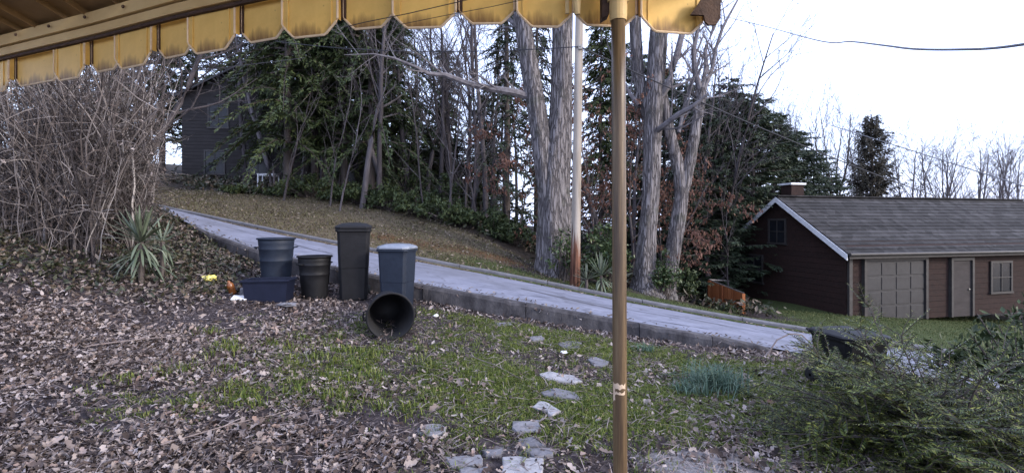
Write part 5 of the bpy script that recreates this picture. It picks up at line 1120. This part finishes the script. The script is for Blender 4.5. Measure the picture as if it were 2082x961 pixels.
crumple('paper_wad', ground_pt(1147, 6.95, .03), (.05, .04, .045), M['white'], 5, 'small white paper scrap beside the stepping stones', 'paper')
crumple('sand_bag', ground_pt(585, 8.1, .04), (.16, .09, .07), M['stone'], 6, 'low grey-brown lump on the ground in front of the recycling box', 'rock')
# dark wheeled bin half hidden by the yew
p = ground_pt(1725, 6.1, -.02); cart(p, .15, .62, .66, at(1725, 672, 6.1).z - p.z, M['bin_black'], M['bin_black'], 'dark wheeled bin half hidden behind the yew bush at right')

# ------------------------------------------------------------------ house at right with its stained deck
def window(parent, c, w, h, nx=2, ny=2, name='window', mat=None):
    """window in the local x/z plane of parent, facing -y, at c"""
    e = MB()
    e.box((c[0], c[1], c[2] + h/2 + .04), (w + .16, .05, .08)); e.box((c[0], c[1], c[2] - h/2 - .04), (w + .22, .08, .08)); e.box((c[0] - w/2 - .04, c[1], c[2]), (.08, .046, h)); e.box((c[0] + w/2 + .04, c[1], c[2]), (.08, .046, h))
    for i in range(1, nx): e.box((c[0] - w/2 + w*i/nx, c[1] - .002, c[2]), (.03, .03, h - .002))
    for i in range(1, ny): e.box((c[0], c[1] - .005, c[2] - h/2 + h*i/ny), (w - .002, .03, .03))
    f = e.build(name, mat or M['dark_trim'], parent)
    for i in range(nx):
        for j in range(ny): MB().box((c[0] - w/2 + w*(i+.5)/nx, c[1] + .012, c[2] - h/2 + h*(j+.5)/ny), (w/nx - .03, .008, h/ny - .03)).build('pane', M['glass'], f)
    return f
def courses(parent, pts_low, pts_high, n, mat, thick=.03):
    """roof slope as overlapping shingle courses: pts_low/high are (left,right) edges"""
    A0, B0 = [Vector(p) for p in pts_low]; A1, B1 = [Vector(p) for p in pts_high]; nrm = (B0 - A0).cross(A1 - A0).normalized()
    if nrm.z < 0: nrm = -nrm
    for i in range(n):
        t0, t1 = i / n, (i + 1.15) / n; t1 = min(t1, 1.0); a, b, c, d = A0.lerp(A1, t0), B0.lerp(B1, t0), B0.lerp(B1, t1), A0.lerp(A1, t1)
        mb = MB(); mb.add([a + nrm*.0, b + nrm*.0, c, d, a + nrm*thick, b + nrm*thick, c + nrm*.006, d + nrm*.006], [(0,3,2,1),(4,5,6,7),(0,1,5,4),(1,2,6,5),(2,3,7,6),(3,0,4,7)]); mb.build('shingle_course', mat, parent)
hx, hy = 10.98, 20.0; rzh = math.atan2(.25, .97); zb = -1.55; RZ = at(1590, 400, 20).z
hs = empty('sided_house', (hx, hy, zb), rzh); H_ = RZ - zb; Wd, Ln, pitch = 3.2, 13.5, .66; eave = H_ - Wd * pitch
tag(hs, 'dark brown house with shingled roof and white rake trim beyond the road', 'house')
wl_ = MB(); wl_.prism([(0, -Wd + .3, 0), (0, Wd - .3, 0), (0, Wd - .3, eave + .22), (0, 0, H_ - .06), (0, -Wd + .3, eave + .22)], (Ln, 0, 0)); wl_.build('wall', M['brick'], hs)
nb_ = int((eave + .1) / .2)
for k in range(nb_): MB().box((Ln / 2, -Wd + .289, .1 + k * .2), (Ln - .02, .028, .19)).build('siding_board', M['brick'], hs)
for k in range(int((H_ - .4) / .2)):
    z_ = .1 + k * .2; hw_ = Wd - .31 if z_ < eave + .1 else max(.1, (H_ - .1 - z_) / pitch - .12); MB().box((-.012, 0, z_), (.03, 2 * hw_, .19)).build('siding_board', M['brick'], hs)
rf = empty('roof', (0, 0, 0)); rf.parent = hs
courses(rf, [(-.3, -Wd, eave), (Ln + .3, -Wd, eave)], [(-.3, 0, H_), (Ln + .3, 0, H_)], 16, M['shingle']); courses(rf, [(-.3, Wd, eave), (Ln + .3, Wd, eave)], [(-.3, 0, H_), (Ln + .3, 0, H_)], 10, M['shingle'])
MB().box((Ln / 2, 0, H_ + .035), (Ln + .62, .3, .05)).build('ridge_cap', M['shingle'], rf)
for s in (-1, 1):
    mb = MB(); mb.prism([(-.34, 0, H_ - .02), (-.34, s * Wd, eave - .02), (-.34, s * Wd, eave - .22), (-.34, 0, H_ - .22)], (.035, 0, 0)); mb.build('rake_board', M['trim'], hs)
MB().box((Ln/2, -Wd - .02, eave - .08), (Ln + .5, .03, .18)).build('fascia', M['dark_trim'], hs); MB().tube([(-.3, -Wd - .09, eave - .02), (Ln + .3, -Wd - .09, eave - .06)], .055, 8).build('gutter', M['dark_trim'], hs)
MB().box((.06, -Wd + .23, eave / 2), (.14, .085, eave)).build('corner_board', M['dark_trim'], hs)
for c in ((7.4, 1.4), (9.6, 1.4)): window(hs, (c[0], -Wd + .235, c[1]), 1.0, 1.1, mat=M['dark_trim'])
gd = MB().box((2.1, -Wd + .255, 1.08), (2.7, .05, 2.15)).build('garage_door', M['garage'], hs)
for j in range(4):
    for i in range(4): MB().box((2.1 - 1.01 + i * .675, -Wd + .222, .3 + j * .52), (.6, .02, .44)).build('door_panel', M['garage'], gd, False, .006)
mb = MB(); mb.box((2.1, -Wd + .22, 2.22), (2.95, .13, .12)); mb.box((.68, -Wd + .22, 1.08), (.11, .13, 2.16)); mb.box((3.52, -Wd + .22, 1.08), (.11, .13, 2.16)); mb.build('garage_frame', M['dark_trim'], hs)
dr = MB().box((5.3, -Wd + .25, 1.05), (.95, .06, 2.1)).build('door', M['siding_brown'], hs); MB().lathe([(.001, 0), (.03, 0), (.035, .03), (.001, .05)], 12, (5.65, -Wd + .21, 1.0), Matrix.Rotation(math.radians(90), 3, 'X')).build('handle', M['metal'], dr)
mb = MB(); mb.box((5.3, -Wd + .22, 2.15), (1.15, .12, .1)); mb.box((4.77, -Wd + .22, 1.05), (.1, .12, 2.1)); mb.box((5.83, -Wd + .22, 1.05), (.1, .12, 2.1)); mb.build('door_frame', M['dark_trim'], hs)
ch = MB().box((.75, .25, H_ + .05), (.62, .55, .9)).build('chimney', M['brick'], rf); MB().box((.75, .25, H_ + .54), (.74, .66, .08)).build('chimney_cap', M['trim'], rf)
gw = empty('gable_face', (-.02, 0, 0), -math.pi / 2); gw.parent = hs; window(gw, (-.2, -.045, eave + .7), .8, .9); window(gw, (-1.5, -.045, 1.5), .9, 1.1)

# orange stained deck: boards, posts and rail
dk = empty('wooden_deck', (at(1443, 600, 19).x, 19.0, gz(8.2, 19) - .05)); tag(dk, 'orange-stained wooden deck fence against the left side of the dark house', 'deck fence')
A_ = Vector((at(1443, 600, 19.0).x, 19.0, 0)); B_ = Vector((at(1512, 600, 17.2).x, 17.2, 0)); n = 17; d = B_ - A_
for i in range(n):
    p = A_.lerp(B_, (i + .5) / n); t = i / n; zt = at(1443, 571, 19).z * (1 - t) + at(1512, 598, 17.2).z * t; z0 = gz(p.x, p.y) - .15; w = d.length / n - .012
    o = MB().box((0, 0, (zt - z0) / 2), (w, .025, zt - z0)).build('board', M['cedar_stain'], dk); o.location = Vector((p.x, p.y, z0)) - dk.location; o.rotation_euler = (0, 0, math.atan2(d.y, d.x))
for t in (0, .42, 1):
    p = A_.lerp(B_, t); zt = at(1443, 571, 19).z * (1 - t) + at(1512, 598, 17.2).z * t + .02; z0 = gz(p.x, p.y) - .2; o = MB().box((0, 0, (zt - z0)/2), (.10, .10, zt - z0)).build('post', M['cedar_stain'], dk); o.location = Vector((p.x, p.y + .04, z0)) - dk.location
a = Vector((A_.x, A_.y, at(1443, 571, 19).z + .03)) - dk.location; b = Vector((B_.x, B_.y, at(1512, 598, 17.2).z + .03)) - dk.location
mb = MB(); mb.prism([a + Vector((0, -.06, 0)), b + Vector((0, -.06, 0)), b + Vector((0, .09, 0)), a + Vector((0, .09, 0))], (0, 0, .04)); mb.build('cap_rail', M['pole'], dk)
a2 = Vector((at(1495, 600, 21).x, 21, at(1495, 572, 21).z)) - dk.location; mb = MB(); mb.prism([a, a + Vector((0, .1, 0)), a2 + Vector((0, .1, 0)), a2], (0, 0, .04)); mb.build('back_rail', M['pole'], dk)
leafy_shrub('box_shrub', ground_pt(1482, 16.6), .42, .26, 30, 30, 310, 'low dark green clipped shrub in front of the orange deck', 'shrub', M['needle'], (.06, .1), None, .8)

# ------------------------------------------------------------------ dark house among the trees at left
lh = empty('wooded_house', (at(505, 300, 29).x, 29.0, gz(at(505, 300, 29).x, 29) - .3), .12); tag(lh, 'dark sided gabled house half hidden among the trees at left', 'house')
z0 = lh.location.z; Hp = at(517, 121, 29).z - z0; w2 = 4.3; pt = .55; ev = Hp - w2 * pt; cx = (517 - 505) / F * 29
mb = MB(); mb.prism([(cx - w2 + .3, 0, 0), (cx + w2 - .3, 0, 0), (cx + w2 - .3, 0, ev + .1), (cx, 0, Hp - .08), (cx - w2 + .3, 0, ev + .1)], (0, 8, 0)); mb.build('wall', M['siding'], lh)
for k in range(int(ev / .2)): MB().box((cx, -.016, .1 + k * .2), (2 * w2 - .62, .03, .185)).build('siding_board', M['siding'], lh)
rf2 = empty('roof'); rf2.parent = lh
for s in (-1, 1): courses(rf2, [(cx + s * w2, -.4, ev), (cx + s * w2, 8.4, ev)], [(cx, -.4, Hp), (cx, 8.4, Hp)], 12, M['shingle'])
for s in (-1, 1): mb = MB(); mb.prism([(cx, -.44, Hp - .0), (cx + s * w2, -.44, ev - .0), (cx + s * w2, -.44, ev - .11), (cx, -.44, Hp - .11)], (0, .035, 0)); mb.build('rake_board', M['garage'] if s < 0 else M['kerb'], lh)
for (x_, z_) in ((cx - 2.2, 1.6), (cx + .2, 1.6), (cx - 2.0, 4.3), (cx + 1.8, 4.3)): window(lh, (x_, -.055, z_), 1.0, 1.3)
d2 = MB().box((cx + 2.6, -.05, 1.1), (.95, .05, 2.1)).build('door', M['siding_brown'], lh); MB().box((cx + 2.95, -.09, 1.05), (.04, .04, .12)).build('handle', M['metal'], d2)
# long low wing running right behind the hemlocks
wing = empty('long_shed', (at(640, 380, 31).x, 31.0, gz(at(740, 380, 31).x, 31) - .5), .0); tag(wing, 'long low brown-grey shed half hidden behind the hemlocks', 'shed')
zw = wing.location.z; Lw = 7.6; ew = at(700, 330, 31).z - zw; rw = at(800, 305, 33).z - zw
MB().box((Lw/2, 2, ew/2), (Lw, 4, ew)).build('wall', M['siding_brown'], wing)
for k in range(26): MB().box((.15 + k * .292, -.012, ew/2), (.27, .024, ew - .02)).build('siding_board', M['siding_brown'], wing)
rf3 = empty('roof'); rf3.parent = wing; courses(rf3, [(-.3, -.4, ew - .1), (Lw + .3, -.4, ew - .1)], [(-.3, 2, rw), (Lw + .3, 2, rw)], 9, M['shingle']); courses(rf3, [(-.3, 4.4, ew - .1), (Lw + .3, 4.4, ew - .1)], [(-.3, 2, rw), (Lw + .3, 2, rw)], 6, M['shingle'])
window(wing, (2.0, -.045, ew * .55), 1.0, 1.0)
# white garden table and a white jug-like ornament under the hemlocks
tb = empty('garden_table', ground_pt(546, 26.5)); tag(tb, 'white weathered garden table under the hemlocks beyond the bank', 'table')
for k in range(5): MB().box((-.4 + k * .2, 0, .72), (.18, .6, .025)).build('slat', M['white'], tb)
for sx in (-.44, .44):
    for sy in (-.25, .25): MB().box((sx, sy, .353), (.06, .06, .705)).build('leg', M['white'], tb)
mb = MB(); mb.box((0, -.25, .66), (.82, .03, .08)); mb.box((0, .25, .66), (.82, .03, .08)); mb.build('apron', M['white'], tb)
orn = MB().lathe([(.001, 0), (.12, 0), (.16, .1), (.15, .25), (.07, .38), (.05, .46), (.08, .5), (.001, .5)], 18).build('garden_urn', M['white'], None, True); orn.location = ground_pt(648, 23.2, .05); tag(orn, 'small white urn standing under the hemlocks in front of the shed', 'urn')
print('objects', len(bpy.data.objects), 'tris', sum(len(m.polygons) for m in bpy.data.meshes))
